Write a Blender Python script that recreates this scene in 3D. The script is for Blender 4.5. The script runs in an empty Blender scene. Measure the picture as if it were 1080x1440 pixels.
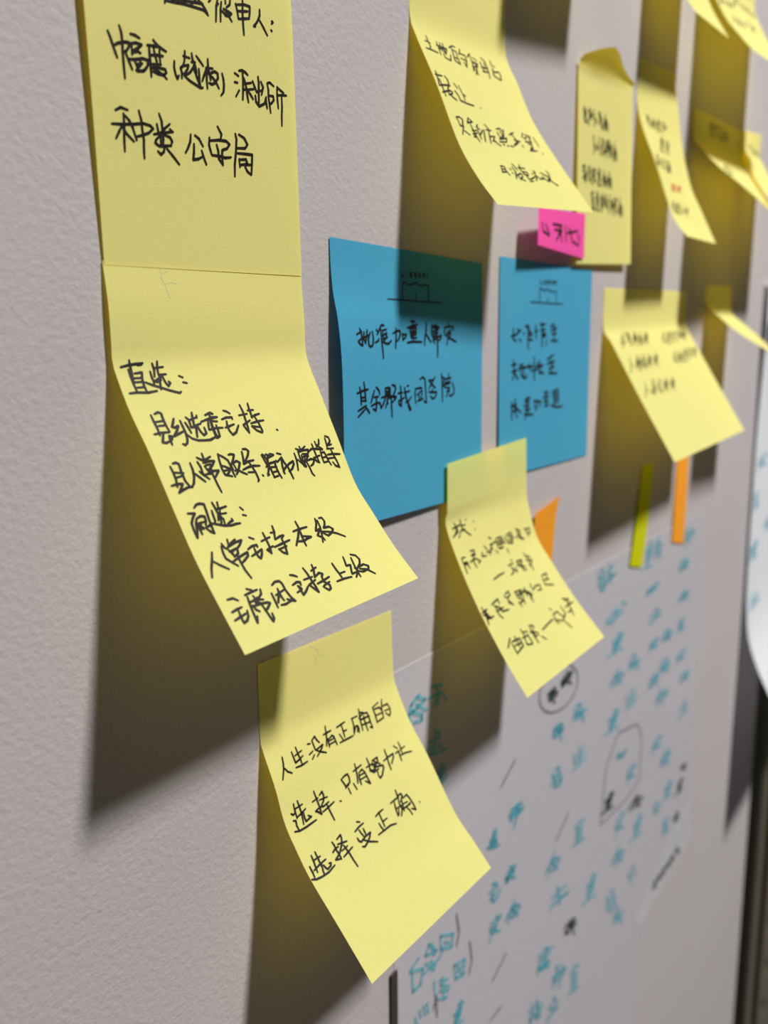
import bpy, bmesh, math, random
import numpy as np
from mathutils import Vector, Matrix

# ---------------------------------------------------------------- camera
scene = bpy.context.scene
MM = 0.001
F_PX = 1218.64                       # focal length in pixels of the 1080x1440 frame
cd = bpy.data.cameras.new('camera')
cam = bpy.data.objects.new('camera', cd)
scene.collection.objects.link(cam)
scene.camera = cam
cd.sensor_fit = 'VERTICAL'
cd.sensor_height = 36.0
cd.sensor_width = 27.0
cd.lens = F_PX / 1440.0 * 36.0
cd.clip_start = 0.005
cd.clip_end = 60
R = ((0.56926435, 0.15886447, -0.80665989),
     (-0.82209964, 0.09865196, -0.56073165),
     (-0.00950176, 0.98235934, 0.18676147))
cam.matrix_world = Matrix.Translation((0, -0.185, 0)) @ Matrix(R).to_4x4()
cd.dof.use_dof = True
cd.dof.focus_distance = 0.258
cd.dof.aperture_fstop = cd.lens / 3.0

# ---------------------------------------------------------------- world, lamp, exposure
world = bpy.data.worlds.new('world')
scene.world = world
world.use_nodes = True
bg = world.node_tree.nodes['Background']
bg.inputs[0].default_value = (1.0, 0.96, 0.92, 1)
bg.inputs[1].default_value = 0.055
LAMP = Vector((1.2, -2.5, 3.0))
ld = bpy.data.lights.new('ceiling_lamp', 'AREA')
ld.shape = 'RECTANGLE'; ld.size = 0.42; ld.size_y = 0.5
ld.energy = 270
ld.color = (1.0, 0.965, 0.93)
lamp = bpy.data.objects.new('ceiling_lamp', ld)
scene.collection.objects.link(lamp)
lamp.location = LAMP
lamp.rotation_euler = (Vector((1.25, 2.5, -1.95))).to_track_quat('-Z', 'Y').to_euler()
lamp['label'] = 'ceiling lamp panel out of frame above the notes'
lamp['category'] = 'lamp'
scene.view_settings.view_transform = 'Standard'
scene.view_settings.look = 'None'
scene.view_settings.gamma = 1
scene.view_settings.use_curve_mapping = False
scene.view_settings.exposure = 0.0
SHEETS = {
 'N2': ([(143.8, -0.5, 21.8), (143.8, -1.7, 11), (143.8, -1.8, -0.5), (143.8, -2, -4.1), (143.8, -7, -14.8), (143.8, -13.6, -25.3), (143.8, -21.5, -39.3), (143.8, -28.3, -51), (143.8, -35.9, -61.7), (143.8, -43.9, -72.5)],
   [(220.3, -0.4, 23.3), (220.3, -1.4, 7.3), (220.3, -1.9, -2.6), (220.3, -7.5, -14.8), (220.3, -14.1, -28.6), (220.3, -20.7, -42.6), (220.3, -27.5, -51.5), (220.3, -35.6, -61.4), (220.3, -44.6, -70.7)]),
 'N3': ([(193.6, -0.4, -99.8), (193.6, -0.3, -113.6), (193.6, -0.3, -125.6), (193.6, -1.7, -130.5), (193.6, -6.2, -141.3), (193.6, -9.7, -152.3), (193.6, -15.1, -161.6), (193.6, -20.5, -169.3), (193.6, -31.1, -181.2), (193.6, -44.1, -196.1)],
   [(269.9, -0.3, -101.5), (269.9, -1.1, -126.9), (269.9, -3.1, -134), (269.9, -9.1, -146.1), (269.9, -17.1, -157.8), (269.9, -29.5, -178.3), (269.9, -37.5, -187.2), (269.9, -45.8, -196.6)]),
 'N4': ([(307, -3.8, -47.6), (307, -3.8, -67.2), (307, -3.1, -73.7), (307, -9.2, -88.7), (307, -19.2, -107.8), (307, -32.1, -127.9), (307, -42.1, -141.3)],
   [(381, -3.9, -43.4), (381, -4.7, -69.1), (381, -5.7, -75.7), (381, -10.7, -91.2), (381, -18.9, -103), (381, -31.5, -119.2), (381, -46.5, -135.7)]),
 'B1': ([(235.5, -0.4, 36.1), (235.5, -0.6, 27.7), (235.5, -1.4, 18.5), (235.5, -3.3, 9.1), (235.5, -4.5, -2.6), (235.5, -4.9, -16.9), (235.5, -4.9, -36.3), (235.5, -4.9, -62.5)],
   [(341.3, -0.4, 35.1), (341.3, -0.9, -4), (341.3, -1.1, -64.6)]),
 'B2': ([(357.7, -0.4, 39.3), (357.7, -0.7, -4.2), (357.7, -1.3, -60.5)],
   [(466.8, -0.4, 40.2), (466.8, -0.4, -5.6), (466.8, -0.7, -61.2)]),
 'Y4': ([(527, -0.4, 162.3), (527, -0.3, 150.5), (527, -0.3, 139.4), (527, -3.8, 125), (527, -13.7, 101.1), (527, -24.1, 73.4), (527, -32.9, 61.2)],
   [(599, -0.3, 169.9), (599, -0.3, 161.3), (599, -1.7, 153), (599, -5.7, 127.4), (599, -12.6, 101.4), (599, -20.3, 84.9), (599, -30.9, 63.3)]),
 'N5': ([(486, -0.3, 31.7), (486, -0.7, 9.3), (486, -6.1, 0.5), (486, -23.5, -29.6), (486, -44.7, -64.5)],
   [(646.7, -0.3, 37), (646.7, -0.3, 17.2), (646.7, -3.4, 9.1), (646.7, -24.2, -25.5), (646.7, -45.6, -59.9)]),
 'N1': ([(141.6, -0.5, 124), (141.9, -1.7, 100), (142.3, -2.1, 78), (143.2, -1.6, 52), (144.2, -0.7, 20.8)],
   [(216.6, -0.5, 130), (216.8, -1.8, 108), (217.3, -2.1, 94), (218.6, -1.6, 58), (220.3, -0.7, 22.6)]),
 'LA': ([(285, -0.3, 147), (285, -0.3, 132), (285, -0.3, 117.3), (285, -3.3, 109.2), (285, -11.7, 92.1), (285, -20.6, 71.6), (285, -28.8, 58.6), (285, -36.8, 48.8)],
   [(359, -0.3, 149), (359, -0.6, 134), (359, -1.3, 121), (359, -6.9, 109.4), (359, -14.6, 93.2), (359, -25.8, 76.7), (359, -42.7, 54.1)]),
 'Y3': ([(438, -4, 141.5), (438, -1.2, 138), (438, -1.2, 127), (438, -1.8, 100), (438, -2.4, 70), (438, -3, 41.4)],
   [(517, -2.5, 149.5), (517, -1.2, 147), (517, -1.2, 138), (517, -2.2, 99), (517, -4, 46.6)]),
 'Y6': ([(640, -0.6, 158.5), (640, -0.9, 141.2), (640, -3.1, 135.8), (640, -18.6, 118.8), (640, -34.6, 104.7), (640, -50.6, 90), (640, -62, 79)],
   [(795, -0.3, 169), (795, -0.3, 156), (795, -2, 148), (795, -10, 132), (795, -22, 112), (795, -34, 92), (795, -44, 76)]),
 'Y7': ([(772, -1.6, 168), (772, -2.5, 154), (771, -7.5, 146.5), (770, -9, 139), (770, -15.4, 127.5), (770, -26, 113), (770, -40, 95), (770, -52, 80)],
   [(846, -0.3, 178), (846, -0.6, 160), (846, -5, 150), (846, -15, 132), (846, -26, 117), (846, -40, 100), (846, -52, 84)]),
 'Y8': ([(697, -0.5, 43.5), (697, -1, 29.8), (697, -11, 20.5), (697, -21.8, 11.3), (697, -34, 2.8), (697, -48, -6.1), (697, -64, -22), (697, -70, -27)],
   [(773, -0.7, 47.3), (773, -1.9, 27.7), (773, -6.9, 20.6), (773, -21, 8.8), (773, -32.7, -2.2), (773, -58, -28), (773, -66, -36)]),
 'N9': ([(532, -0.3, 284), (532, -0.6, 258), (532, -3, 246), (532, -12, 216), (532, -24.1, 190.5), (532, -30, 181.5)],
   [(605, -0.3, 289), (605, -0.6, 264), (605, -3, 250), (605, -12, 222), (605, -19, 205.5), (605, -29.9, 187)]),
 'N10': ([(636, -0.3, 280), (636, -0.6, 255), (636, -3, 243), (636, -12.6, 221.6), (636, -19.7, 208.6), (636, -28.4, 197.5), (636, -36.9, 187.4), (636, -46.9, 179.2), (636, -54, 173)],
   [(790, -0.3, 292), (790, -0.6, 268), (790, -1.8, 258), (790, -12.6, 236), (790, -28.4, 212), (790, -46.9, 193), (790, -54, 187)]),
 'NA': ([(366, -0.3, 272), (366, -0.6, 246), (366, -8, 217), (366, -24, 192), (366, -42, 172)],
   [(438, -0.3, 280), (438, -0.6, 254), (438, -8, 225), (438, -24, 202), (438, -42, 184)]),
 'pink': ([(378, -9, 61.5), (376, -10, 45)],
   [(446, -3.8, 67), (446, -3.8, 56), (446, -3.9, 44.4)]),
 'orange': ([(394, -3.5, -83), (396, -2, -105), (399, -0.6, -135)],
   [(427, -2.4, -78.4), (424, -1.5, -92), (420, -0.6, -140)]),
 'lime': ([(567, -0.5, -78), (557, -1.5, -111), (548, -1.3, -143.5)],
   [(590, -0.5, -80.7), (582, -1.5, -114), (573, -1.3, -149.5)]),
 'or2': ([(645, -0.6, -78), (643, -1, -112), (641, -1.2, -145)],
   [(675, -0.6, -84), (674, -1, -116), (672, -1.2, -152)]),
 'paper': ([(900, -5, 60), (900, -5, 2), (900, -3, -79), (900, -3, -150), (900, -3.5, -222), (900, -5, -266), (900, -11, -303), (900, -31, -348), (900, -58, -384), (900, -80, -403)],
   [(1110, -5, 60), (1110, -5, 2), (1110, -3, -79), (1110, -3, -150), (1110, -3.5, -222), (1110, -5, -266), (1110, -11, -303), (1110, -31, -348), (1110, -58, -384), (1110, -80, -403)]),
}
INK = {
 'N1': '252 379 251 386;254 380 276 378 317 374 358 373 388 373 403 382;276 374 322 365 360 361 381 359 389 365 401 377;326 362 347 365 360 356;297 369 305 373;369 353 386 359;408 348 415 343;442 336 436 352 431 391;434 356 444 345;456 338 451 360 449 387;472 330 472 339;491 326 488 338 475 347;460 360 469 368 483 367 493 359 479 356 463 353;468 354 478 363 493 378;454 360 469 365;512 330 517 346 520 366;518 331 547 325 569 325 568 338 564 357;519 347 560 339;520 366 564 356;541 315 538 351 538 380 539 402;610 324 609 339 603 350 593 362 582 371 589 371;608 352 622 366 638 384;660 343 665 345 659 350;655 367 659 369;62 489 68 501 75 520 81 535 85 544;98 470 103 484 104 504 103 526 103 556 104 587;76 519 90 511 112 504 125 503 123 513 114 524 106 528;131 482 145 482 159 486;131 503 147 499 164 500 153 509 133 520;132 506 132 528;135 523 150 517 159 520;113 530 120 545 129 563;119 541 139 538 165 531 182 532 180 543 171 555 164 561;139 543 146 552 145 563 162 560 176 550;147 547 162 543;156 535 157 547 141 562;203 481 211 488 222 494 244 500;182 497 202 495 224 493;188 497 188 517 189 538 189 550 189 568;191 518 213 514 232 513;203 499 205 514 210 528 211 534;222 500 221 514 222 533;196 538 224 534;193 546 217 543 237 543 240 550 229 558 211 558 196 555;197 547 216 553 231 558 240 565;270 517 268 532 271 547 277 558 283 549;309 486 308 498 305 512;302 499 325 500;304 514 300 523 291 529 294 540 293 554;300 523 319 518 315 528 305 538;333 487 335 501 338 508 343 510;330 508 343 507 337 519 324 534 312 541 300 542;302 546 320 555 341 561 359 566 367 564;343 512 346 525 345 538 353 553 359 566;349 490 360 499 373 510;356 520 356 537 356 553 359 565;337 524 343 534;391 490 391 506 385 523 383 541 384 563;382 513 408 510;383 516 374 533 366 548;393 514 394 527 405 520 415 516 426 519 426 531 412 546 400 550 392 548;396 529 406 533 418 542 428 556;394 525 398 540;443 516 447 529 448 545 445 562 435 572;493 506 508 511;491 529 503 529;508 547 494 565;511 497 524 494 537 497 546 502;525 498 526 519 524 545 521 569;530 513 535 526 539 542 541 559 544 572;527 543 540 539;541 524 559 520;542 540 570 534;545 543 555 552 564 561;565 514 573 528 581 541;589 499 591 517 589 543 588 569;581 539 604 532;600 510 609 523 601 544;574 550 576 566 589 576 613 565 620 547;619 548 620 564 623 576;628 510 632 527 631 545 635 569 638 586;628 509 640 506 656 513;634 541 652 540 654 550 642 561 634 562;671 512 670 534 671 553 673 569;671 513 685 519 700 524;670 535 690 531 712 529;690 536 690 562 687 589 686 614;67 665 84 656 105 659;91 669 91 695 88 726 87 757;53 698 82 695 123 689 151 683 174 685 183 691 168 703 148 711 129 717;81 702 73 714 63 730;84 701 98 716 118 730;95 673 108 683 117 698 127 726;140 655 146 676 147 696 150 721 148 747 148 766;206 652 213 669 214 691 215 712 212 730;196 678 200 697 205 703;240 672 222 685 206 698;184 704 216 696 250 689;239 684 249 690;205 703 190 717 187 724 199 730 241 724;206 701 206 731;221 701 238 704 245 713 241 721;218 729 214 742 204 750 194 743;225 733 246 750 265 767;312 687 309 705 300 721 290 735;327 687 342 694 355 711;322 709 320 731 316 749 335 745 350 738;349 722 356 740 364 756;414 653 428 671 424 683;381 685 378 704 382 717 387 729;381 693 417 687 445 686 458 693 447 705 428 711 426 728 428 750;387 729 417 728 438 730 461 726;407 700 412 715 413 735 428 750;483 662 487 676 482 711 475 743 473 774;497 662 519 669 531 684 521 695 485 699;489 712 520 710 549 709 546 735 542 763;542 763 526 756 517 744;494 726 496 747;495 728 522 724 527 735 498 742;501 740 544 736',
 'N2': '21 264 51 259 94 256;76 261 89 260;52 247 51 274 47 304;43 271 43 289 44 310 46 334;58 283 83 281 77 299 75 317 78 339;53 296 76 296;48 307 77 307;50 322 73 322;21 336 47 335 79 338 111 335;125 258 126 275 120 295;143 253 138 273 135 291;128 271 159 269;111 280 110 296 112 310 110 314;113 308 132 300;137 290 161 290;137 293 131 313 126 332;112 310 142 296 148 294;146 294 149 312 155 324 165 315 161 311;121 311 138 305;83 309 106 319 129 327 152 336 184 346 191 343;204 297 215 302;210 316 223 319;59 401 59 421 60 438 58 461;72 399 85 395 94 399 92 416 92 436 94 454;64 422 87 421;68 434 89 434;42 456 65 454 92 455;72 455 63 470 56 481 67 484 82 480;86 465 84 476 83 491;86 465 95 468 90 477;127 418 119 429 109 441 117 444 131 440 120 453 102 468 121 463 142 457;145 426 145 443 145 461 142 479 135 492 125 497 119 493;169 418 176 426 172 450;197 406 192 420 188 436 183 451;175 428 207 421;209 416 206 423;159 433 162 447 164 465;172 450 211 441;192 448 184 463 178 479;196 451 198 465 204 476 216 471 217 454;145 465 158 481 177 489 200 491 222 492 239 486;240 418 258 413 269 417;258 414 251 434 246 458 245 482 245 490;216 436 246 430 280 428;242 435 236 449 231 462;254 438 274 440;233 463 263 459;255 425 281 427;262 411 270 416;250 433 255 437 273 441;234 462 255 460 284 461;264 451 263 465 259 485 250 488 248 473 249 453 254 431;218 491 226 490 239 487;314 410 325 414 334 421;294 436 315 432 335 433 334 439;309 443 304 457 304 473 310 486 327 480 347 460;294 462 312 459 332 455;386 398 388 420 384 446 381 468 377 487;366 430 400 428;401 449 367 461 372 476 377 487;420 396 417 412 416 429 414 442;408 418 432 418;412 440 429 435 450 432;400 459 429 455 456 454;426 441 431 461 433 486 428 491 410 482 399 468 427 473;495 488 498 490;46 549 48 568 47 587 42 606;58 542 70 541 77 546 75 563 75 578 75 594 84 612;53 567 80 572;50 581 71 579;25 600 46 598 63 600 53 610 39 622;39 622 57 616 78 611 91 613;115 548 115 566 110 586 100 604 88 613;117 579 128 591 141 605;145 536 156 543 165 548;168 527 167 544 167 554;193 539 174 545 160 553;141 548 145 563 144 583;160 553 185 551 200 553 188 564 181 569;165 561 183 560;160 563 164 573 171 587;184 562 176 578 176 588;135 575 143 585 159 600;144 587 167 585 185 580 203 581 192 590 182 598;169 573 181 577;176 569 177 594 179 619 182 642;224 535 220 553 217 578 220 596 244 604;224 536 239 546 251 557 253 573 252 589 254 607;221 569 234 575 246 582 238 591 224 599;219 585 242 584;261 542 270 541 282 544 273 556 254 574;256 572 257 586;267 567 282 563 292 569 283 581 271 594 262 601;266 569 269 587;274 588 285 597 302 606;262 590 276 588;323 532 336 533 343 540 333 553 313 569;316 539 312 557 305 575 323 570 349 569;294 591 318 586 340 585 364 588;327 573 333 588 338 605 339 627 334 632;310 601 338 604;361 616 363 619;393 556 399 564 403 578;388 558 393 581 398 602;405 558 418 562;423 558 437 563 413 569;411 563 403 583;404 581 396 600 382 621;414 584 388 595;393 591 404 597 404 613 406 630;409 587 431 584 428 600 430 619 435 635;409 598 431 600;406 614 427 613;404 629 425 627;402 576 403 593;383 615 389 619;454 560 469 565;442 586 466 575 470 592 478 606 481 625 483 644;464 577 457 599 453 622 455 624;452 617 467 607 490 597 510 592 509 601 493 615 477 620;439 581 440 586;529 569 529 585 525 603 518 622;534 590 548 604 558 617;543 556 564 563;563 551 565 561;589 553 568 561;549 564 547 587 552 614;554 567 573 564 598 565 593 574 581 582;564 575 590 578;558 579 556 595 562 615;562 584 588 583 569 597;571 581 562 603;576 598 595 595 610 599 596 612 583 616;570 602 574 619 576 640 582 648;625 549 625 568 626 592 629 611;599 570 616 564 640 567 666 572;614 593 642 589;611 592 618 605 629 611;666 538 659 552 644 560 643 543;646 556 667 570;653 576 650 595 650 614;654 581 669 581 673 593 675 610 681 625;652 597 671 597;651 613 674 612;698 537 696 554 692 570;702 530 717 536 718 549 699 561 719 560;689 572 722 574;682 591 704 591 744 596;706 574 710 594 716 617 718 637 701 630 694 617;679 603 709 604;39 679 61 683 49 693 38 706 36 725 37 746 46 727 51 710 59 698;67 668 78 661 91 660 104 664 102 686 99 708 98 726 97 745 88 739 79 730;60 697 76 693 89 696 87 707 81 719;54 709 56 725 57 740;60 710 81 710;59 717 69 724 69 728;66 713 63 727;77 726 94 722 99 717;133 664 136 680 138 698 129 715;151 666 147 682;136 684 156 684 177 682;121 685 119 698 118 713 114 720;150 686 142 704 137 722 133 725;145 699 167 700;149 713 146 728;143 706 149 715;99 717 119 724 141 732 166 736 184 735 200 736;154 731 167 726 178 724 177 718;130 713 142 708;224 693 231 702;222 715 233 719;61 792 49 812 35 832 23 855;51 816 66 830 88 847;129 770 125 785;104 777 107 788 113 794;155 775 136 782 118 791;99 784 95 803 95 818 110 834 122 846;118 791 152 783 175 782 162 793 146 802;117 798 124 812 128 820;117 803 147 800 143 814 125 820;124 807 132 804;111 832 142 824 175 818 171 828 152 837 139 842;137 815 136 838 137 864 143 888;206 780 219 788;182 811 199 806 219 806 218 812;205 813 203 825 204 839 209 845 220 835 229 822;183 832 208 827 229 821;262 778 262 799 261 820 255 840 250 831 247 828 274 822;242 800 279 795;309 766 306 782 294 806;290 784 307 785;294 806 317 801 332 801 323 807;278 826 308 823 346 819;319 809 319 828 310 855 298 848 289 835;292 836 323 833;406 771 406 789 402 810 398 831 397 849;377 798 409 796 439 796;404 795 385 817 360 840;404 819 435 828 416 830 396 834 370 829;401 814 401 823;492 778 486 794 467 815 488 813 464 830 481 841 483 850;497 785 494 805 486 826 470 854;509 780 522 781 525 793 517 805 506 813 531 814 542 824 531 833 507 840 495 830 492 823;495 823 521 830 548 841 575 858;478 813 487 822;33 921 52 922 64 932;27 955 47 952 64 951;49 958 46 973 46 991 59 988 69 979 75 964;23 977 46 973 68 970;108 911 123 918;93 925 116 923 140 922;98 931 94 948 90 973 86 1003 96 987;151 924 146 936 133 943;117 934 122 946;97 947 120 945 143 952;118 941 114 954 128 957;128 941 120 961;101 957 103 970 112 978;99 960 126 960 151 963 158 967 141 978 130 981;129 963 132 981 134 1001 136 1015 144 1007 146 994;180 944 178 965 175 986;196 924 212 918 228 920 233 929 232 949 236 971 244 986 232 981 220 974;190 983 205 985 231 982;208 938 205 951 191 966 185 974;191 953 225 947;207 951 206 964 208 974;276 914 287 918 298 925;266 943 286 939 297 942 294 951;282 950 284 964 283 979 298 973 317 961;267 967 289 963;282 950 290 960;336 908 340 925 341 947 343 967 342 987 332 972 324 959 356 951;315 940 351 940;375 907 371 924 359 944;360 923 385 918;359 944 384 936 395 942 385 951;356 964 386 961 413 957;386 948 383 965 397 980 393 990 383 993 370 978;374 976 403 971;455 923 456 944 459 959 459 973;459 959 485 959;432 978 467 978 499 981;514 916 510 932 505 944 524 946 515 960 508 973 541 973;544 926 539 948 535 972 534 990;550 916 569 924 575 939 565 952 541 964;553 961 577 958 594 968 586 977 557 979 541 973;551 967 578 976 589 987 600 998;533 959 540 970 516 987',
 'N3': '71 345 67 364 60 384 42 412;65 382 74 397 90 408;118 345 119 366 120 384 143 380 162 375;142 337 143 359 146 381 146 400;128 362 164 357;115 399 142 402 174 400;200 348 213 351;193 383 213 378;215 392 199 402;225 344 226 361 227 379;228 343 244 336 249 351 257 363;230 380 269 375 255 387 226 402;232 383 251 395 273 406;310 322 304 344 297 364 285 386;288 346 330 345;309 368 328 363 335 370 336 388 337 401;303 366 299 382 297 395;306 375 328 375;300 387 333 387;363 346 387 344 412 342;390 346 390 368 387 391;388 370 408 371;366 372 374 395;354 400 390 401 430 402;452 344 486 345;455 346 453 368 439 399;440 397 460 376 472 378 474 389 468 402;470 380 461 397;507 325 502 342 496 363 490 402;503 337 524 344 492 356;521 348 545 351 546 378 546 412 534 405;496 363 552 367;521 356 517 378 516 413;497 384 544 388;503 365 519 366;623 338 584 345;585 347 585 376 581 405;590 354 623 357 631 373 625 400;591 378 627 380;583 402 625 400;651 334 637 359 631 373;639 359 674 360 680 379 674 396 661 405 647 389;644 379 670 381;58 502 56 527 55 551;78 500 80 525 79 549 71 579;58 520 95 519;55 548 78 544 102 538;37 527 44 534 52 532;88 546 85 563 85 575 113 571 102 562;36 551 46 555 42 571 44 586;25 584 45 590 76 591 127 589;160 501 162 527 162 556 158 583 149 571 139 564 159 560;140 531 169 529;179 524 196 517 197 532 189 547 172 558;172 538 210 543;160 559 180 564 208 560;167 579 199 575 229 570;196 561 196 579 197 601 198 623;171 560 175 564;256 579 261 582;299 518 320 512 337 512 339 526 333 542 308 548 305 533 299 518;316 557 316 578;304 552 324 547;347 553 351 577;388 494 383 522 377 539 367 560;368 515 417 510;392 531 412 525 420 540 421 563 422 585 405 568;390 533 382 552 380 571;390 540 415 541;386 554 414 555;456 500 456 524 450 539 461 560;436 528 475 528;477 518 508 517 503 531 474 543;481 519 491 530 509 543;458 527 487 536 472 551 449 547;446 545 463 558 491 556;473 525 473 557;474 543 519 553 516 563 493 583 478 588 476 576;482 555 476 576;560 507 558 530 551 558 547 584;531 542 561 538 594 537 588 549 563 566;614 513 628 529;607 541 629 540 623 554 619 577;647 510 646 530 639 555;639 539 669 536;629 558 656 559 691 567;45 677 44 698 40 717 38 732;65 674 65 695 64 715 64 729;46 694 77 695;29 721 60 716 92 713;68 719 60 739 58 750;73 725 75 735 80 743 98 740 104 733 96 730;20 703 20 723 18 740;4 740 20 748 46 752 78 753 114 746;147 679 150 692 149 709 152 727 151 743;131 709 145 704 163 703;171 681 193 675 192 686 182 703 161 720 150 726 128 734 151 742;165 696 207 705;170 722 200 719;186 710 189 724 193 743 194 768 197 794;164 742 190 737 217 732;284 670 297 677;258 695 283 689 310 687;278 698 281 713 285 725;298 702 298 716 296 726;255 717 255 728 263 736 290 729 320 727 309 738 291 748 268 756 258 751;273 732 297 751 330 768;376 693 399 688 423 687;397 693 396 715 394 740;399 722 422 721;376 719 377 735 381 745;349 751 386 750 422 749 451 756;470 685 498 683 521 682;489 690 482 710 477 738;520 655 518 674 515 690;516 676 538 677 540 687 520 701;513 693 509 705 511 726 492 745;539 695 564 692 571 713 575 738 574 757 556 745;527 699 521 719 517 736;526 713 551 715;489 713 516 714;541 728 563 724;533 727 543 744 547 765;514 728 560 728;497 714 484 737;610 742 612 744',
 'B1i': '323 185 422 184 519 183 626 182 713 180;425 183 430 145 434 117 448 118 461 123 484 125 503 120 524 113 540 119 554 124 578 123 593 118 615 117 612 147 612 180;518 152 519 183;433 81 432 99 443 98;462 78 463 97;485 79 484 96 497 95 498 88 484 88 496 86 496 79 485 79;516 95 517 79 531 78 530 86 516 87 530 95;544 94 552 77 560 93;547 88 557 88;575 92 576 78 588 77 587 84 575 85 588 91;602 76 608 83 615 76;608 83 608 90',
 'B1': '120 297 128 311 131 332 131 355 118 352 106 342 135 327;99 318 132 307;145 309 141 332 150 348;166 301 160 322 150 348;142 328 175 318;183 310 169 332 170 353 180 360 195 353 201 331 198 306;225 298 231 305;212 344 233 337 236 331;229 315 243 299 260 281 278 282;254 297 254 320 255 350 258 374 259 399;264 300 291 296;267 308 267 330;261 318 292 310;263 330 294 324;285 308 290 324 270 336;260 340 280 346 299 347 319 336;334 309 358 300 382 298 384 312 370 330 357 337;356 290 354 318 349 339 345 362;398 309 401 334;400 311 428 312 418 323 401 330;463 262 483 259 495 263;435 287 472 278 514 272;479 262 478 295 474 333;454 290 459 319;459 289 500 284 497 309 459 316;461 300 498 297;460 308 497 305;462 324 500 322;430 341 473 337 538 337;581 263 575 293 563 321 558 349;573 306 589 320 610 337;621 270 617 303 629 324;629 274 660 271;633 281 677 277 667 288;627 296 668 286;630 305 666 299 647 313;629 315 656 313;624 331 665 317 693 308 687 323 664 332;633 324 636 341;652 269 657 302 661 345 661 372 658 394;637 276 650 282;754 260 756 271;726 272 722 292 725 309;727 278 765 272 798 273 787 288;749 295 773 286;734 309 773 297 767 311 747 322 737 347;743 315 776 322 819 333;740 300 748 320;127 482 131 502 134 526 137 549;100 498 106 521 108 560;84 519 115 512 153 507;107 535 135 534;110 546 139 546;88 580 113 572 138 563;88 601 112 587 134 575;134 565 148 579 160 591;194 512 182 531 170 555;205 501 223 513 228 527;191 536 219 535;204 536 207 560 201 584 184 577;172 566 203 558 229 557;204 542 207 560;265 506 268 536;265 506 292 505 291 533;272 518 295 517;275 527 299 525;239 539 275 535 341 539;299 507 298 538;268 536 252 562 236 576 229 559;283 543 266 577;290 541 306 544;313 495 334 500 336 512 322 532 306 540;325 541 337 545 313 559;306 548 307 579 310 612;275 547 282 563;372 501 373 530 377 555 376 575 360 567 359 556 397 545;355 527 385 525;400 508 406 531 417 557 446 591 438 593 425 574;398 526 437 521;419 502 431 501;451 543 426 561 409 563;481 514 478 535 482 570;485 514 528 512 530 533 523 554;493 538 519 526;506 530 510 558;497 562 540 554;516 479 537 471 555 479 558 505 562 538 566 571 547 564;635 472 617 489 585 517;585 484 612 502 639 515;585 484 621 483;585 530 648 532 639 550 616 558 598 546;616 518 612 533;688 460 693 487 695 520 697 570;693 473 714 480 699 505;747 461 752 474;714 483 771 478;718 496 762 493;709 505 762 499;728 517 757 517 728 553;752 520 757 533;781 498 796 523 796 541 766 552 754 547;733 530 757 529;695 505 723 516',
 'LA': '76 356 74 378 78 398 68 412;53 382 84 384;38 416 77 415 117 417;139 365 139 389 134 421;130 381 173 380 200 379 178 407 168 395;163 362 155 399;185 360 174 405;136 393 181 385;160 408 159 426 196 431 213 402;226 367 258 351 279 351;246 363 238 396 231 422 264 430 266 407 243 405;249 371 272 373 265 400;315 351 288 380;295 374 337 374 333 397 311 431 304 412;290 397 325 399;388 352 355 375;383 359 376 398 359 438;400 366 425 375;382 389 419 391 405 409 370 414;387 392 404 402;401 407 389 431 369 450;372 421 392 445;478 348 502 359 500 387 492 415 483 442;453 372 452 398 456 420;444 400 501 394;443 419 487 413;486 371 477 400;560 341 549 363;549 363 576 368;547 387 530 418 584 429 600 398 595 388 536 401;546 380 540 397;31 513 29 529 25 548 16 574;18 530 67 525;36 544 36 564 35 586 35 613;86 521 98 532 96 549 69 581;16 574 58 564 100 558;21 600 54 590 82 581 97 586 86 596 65 601 68 589;77 604 91 609 107 616;138 541 151 558;120 576 126 577 135 592 136 611 175 615 229 616;170 542 172 565 178 583 174 603;174 576 194 581;283 613 284 615;53 692 78 688 94 696 77 726 61 725 59 705;53 692 59 705;61 725 85 726;78 729 55 760;77 743 105 757;141 681 122 705 162 695 145 684;140 709 144 730 139 763;135 735 167 730;130 750 165 741;129 761 148 758;194 701 178 714 197 722;140 727 156 778;214 723 177 750;177 725 178 765;251 690 269 708;227 718 199 773;245 715 284 713;263 716 251 740 236 776;254 743 289 739 266 761;259 762 283 762;334 698 366 691 376 703;328 714 332 740;353 706 365 724 322 746;322 746 384 733 369 751;311 759 367 753;276 763 304 779;329 768 340 770;359 770 370 772;386 768 405 770;391 692 361 736;422 711 471 694;445 708 460 722;444 732 490 734;460 722 455 743 418 762;470 741 425 761;489 751 493 761;556 682 529 707;541 710 579 699;568 688 610 690 588 720;539 727 600 722;552 712 557 737 585 737;596 697 582 734;555 755 579 751 538 772 600 766;582 734 573 765;640 690 643 738;637 772 637 777;215 878 240 880;217 881 203 910;240 880 235 901 242 922;198 910 240 905;209 894 236 894;272 886 279 893;271 907 278 909;313 860 324 877 326 889;298 876 304 898 276 935;294 918 336 904 334 921 304 936;302 914 308 932 337 941;367 860 352 877;343 876 394 875;349 881 359 896 368 911 373 930;367 892 393 896 386 913;353 906 384 910;454 881 462 890;426 898 432 899;371 927 389 929 437 912;452 887 445 915 426 933;368 941 400 938;505 886 520 891;452 907 463 916;463 922 510 916;563 871 571 884 553 916 554 930 581 945;517 895 544 900 541 927;493 907 512 919 525 932;543 910 525 932;587 944 573 947',
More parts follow.
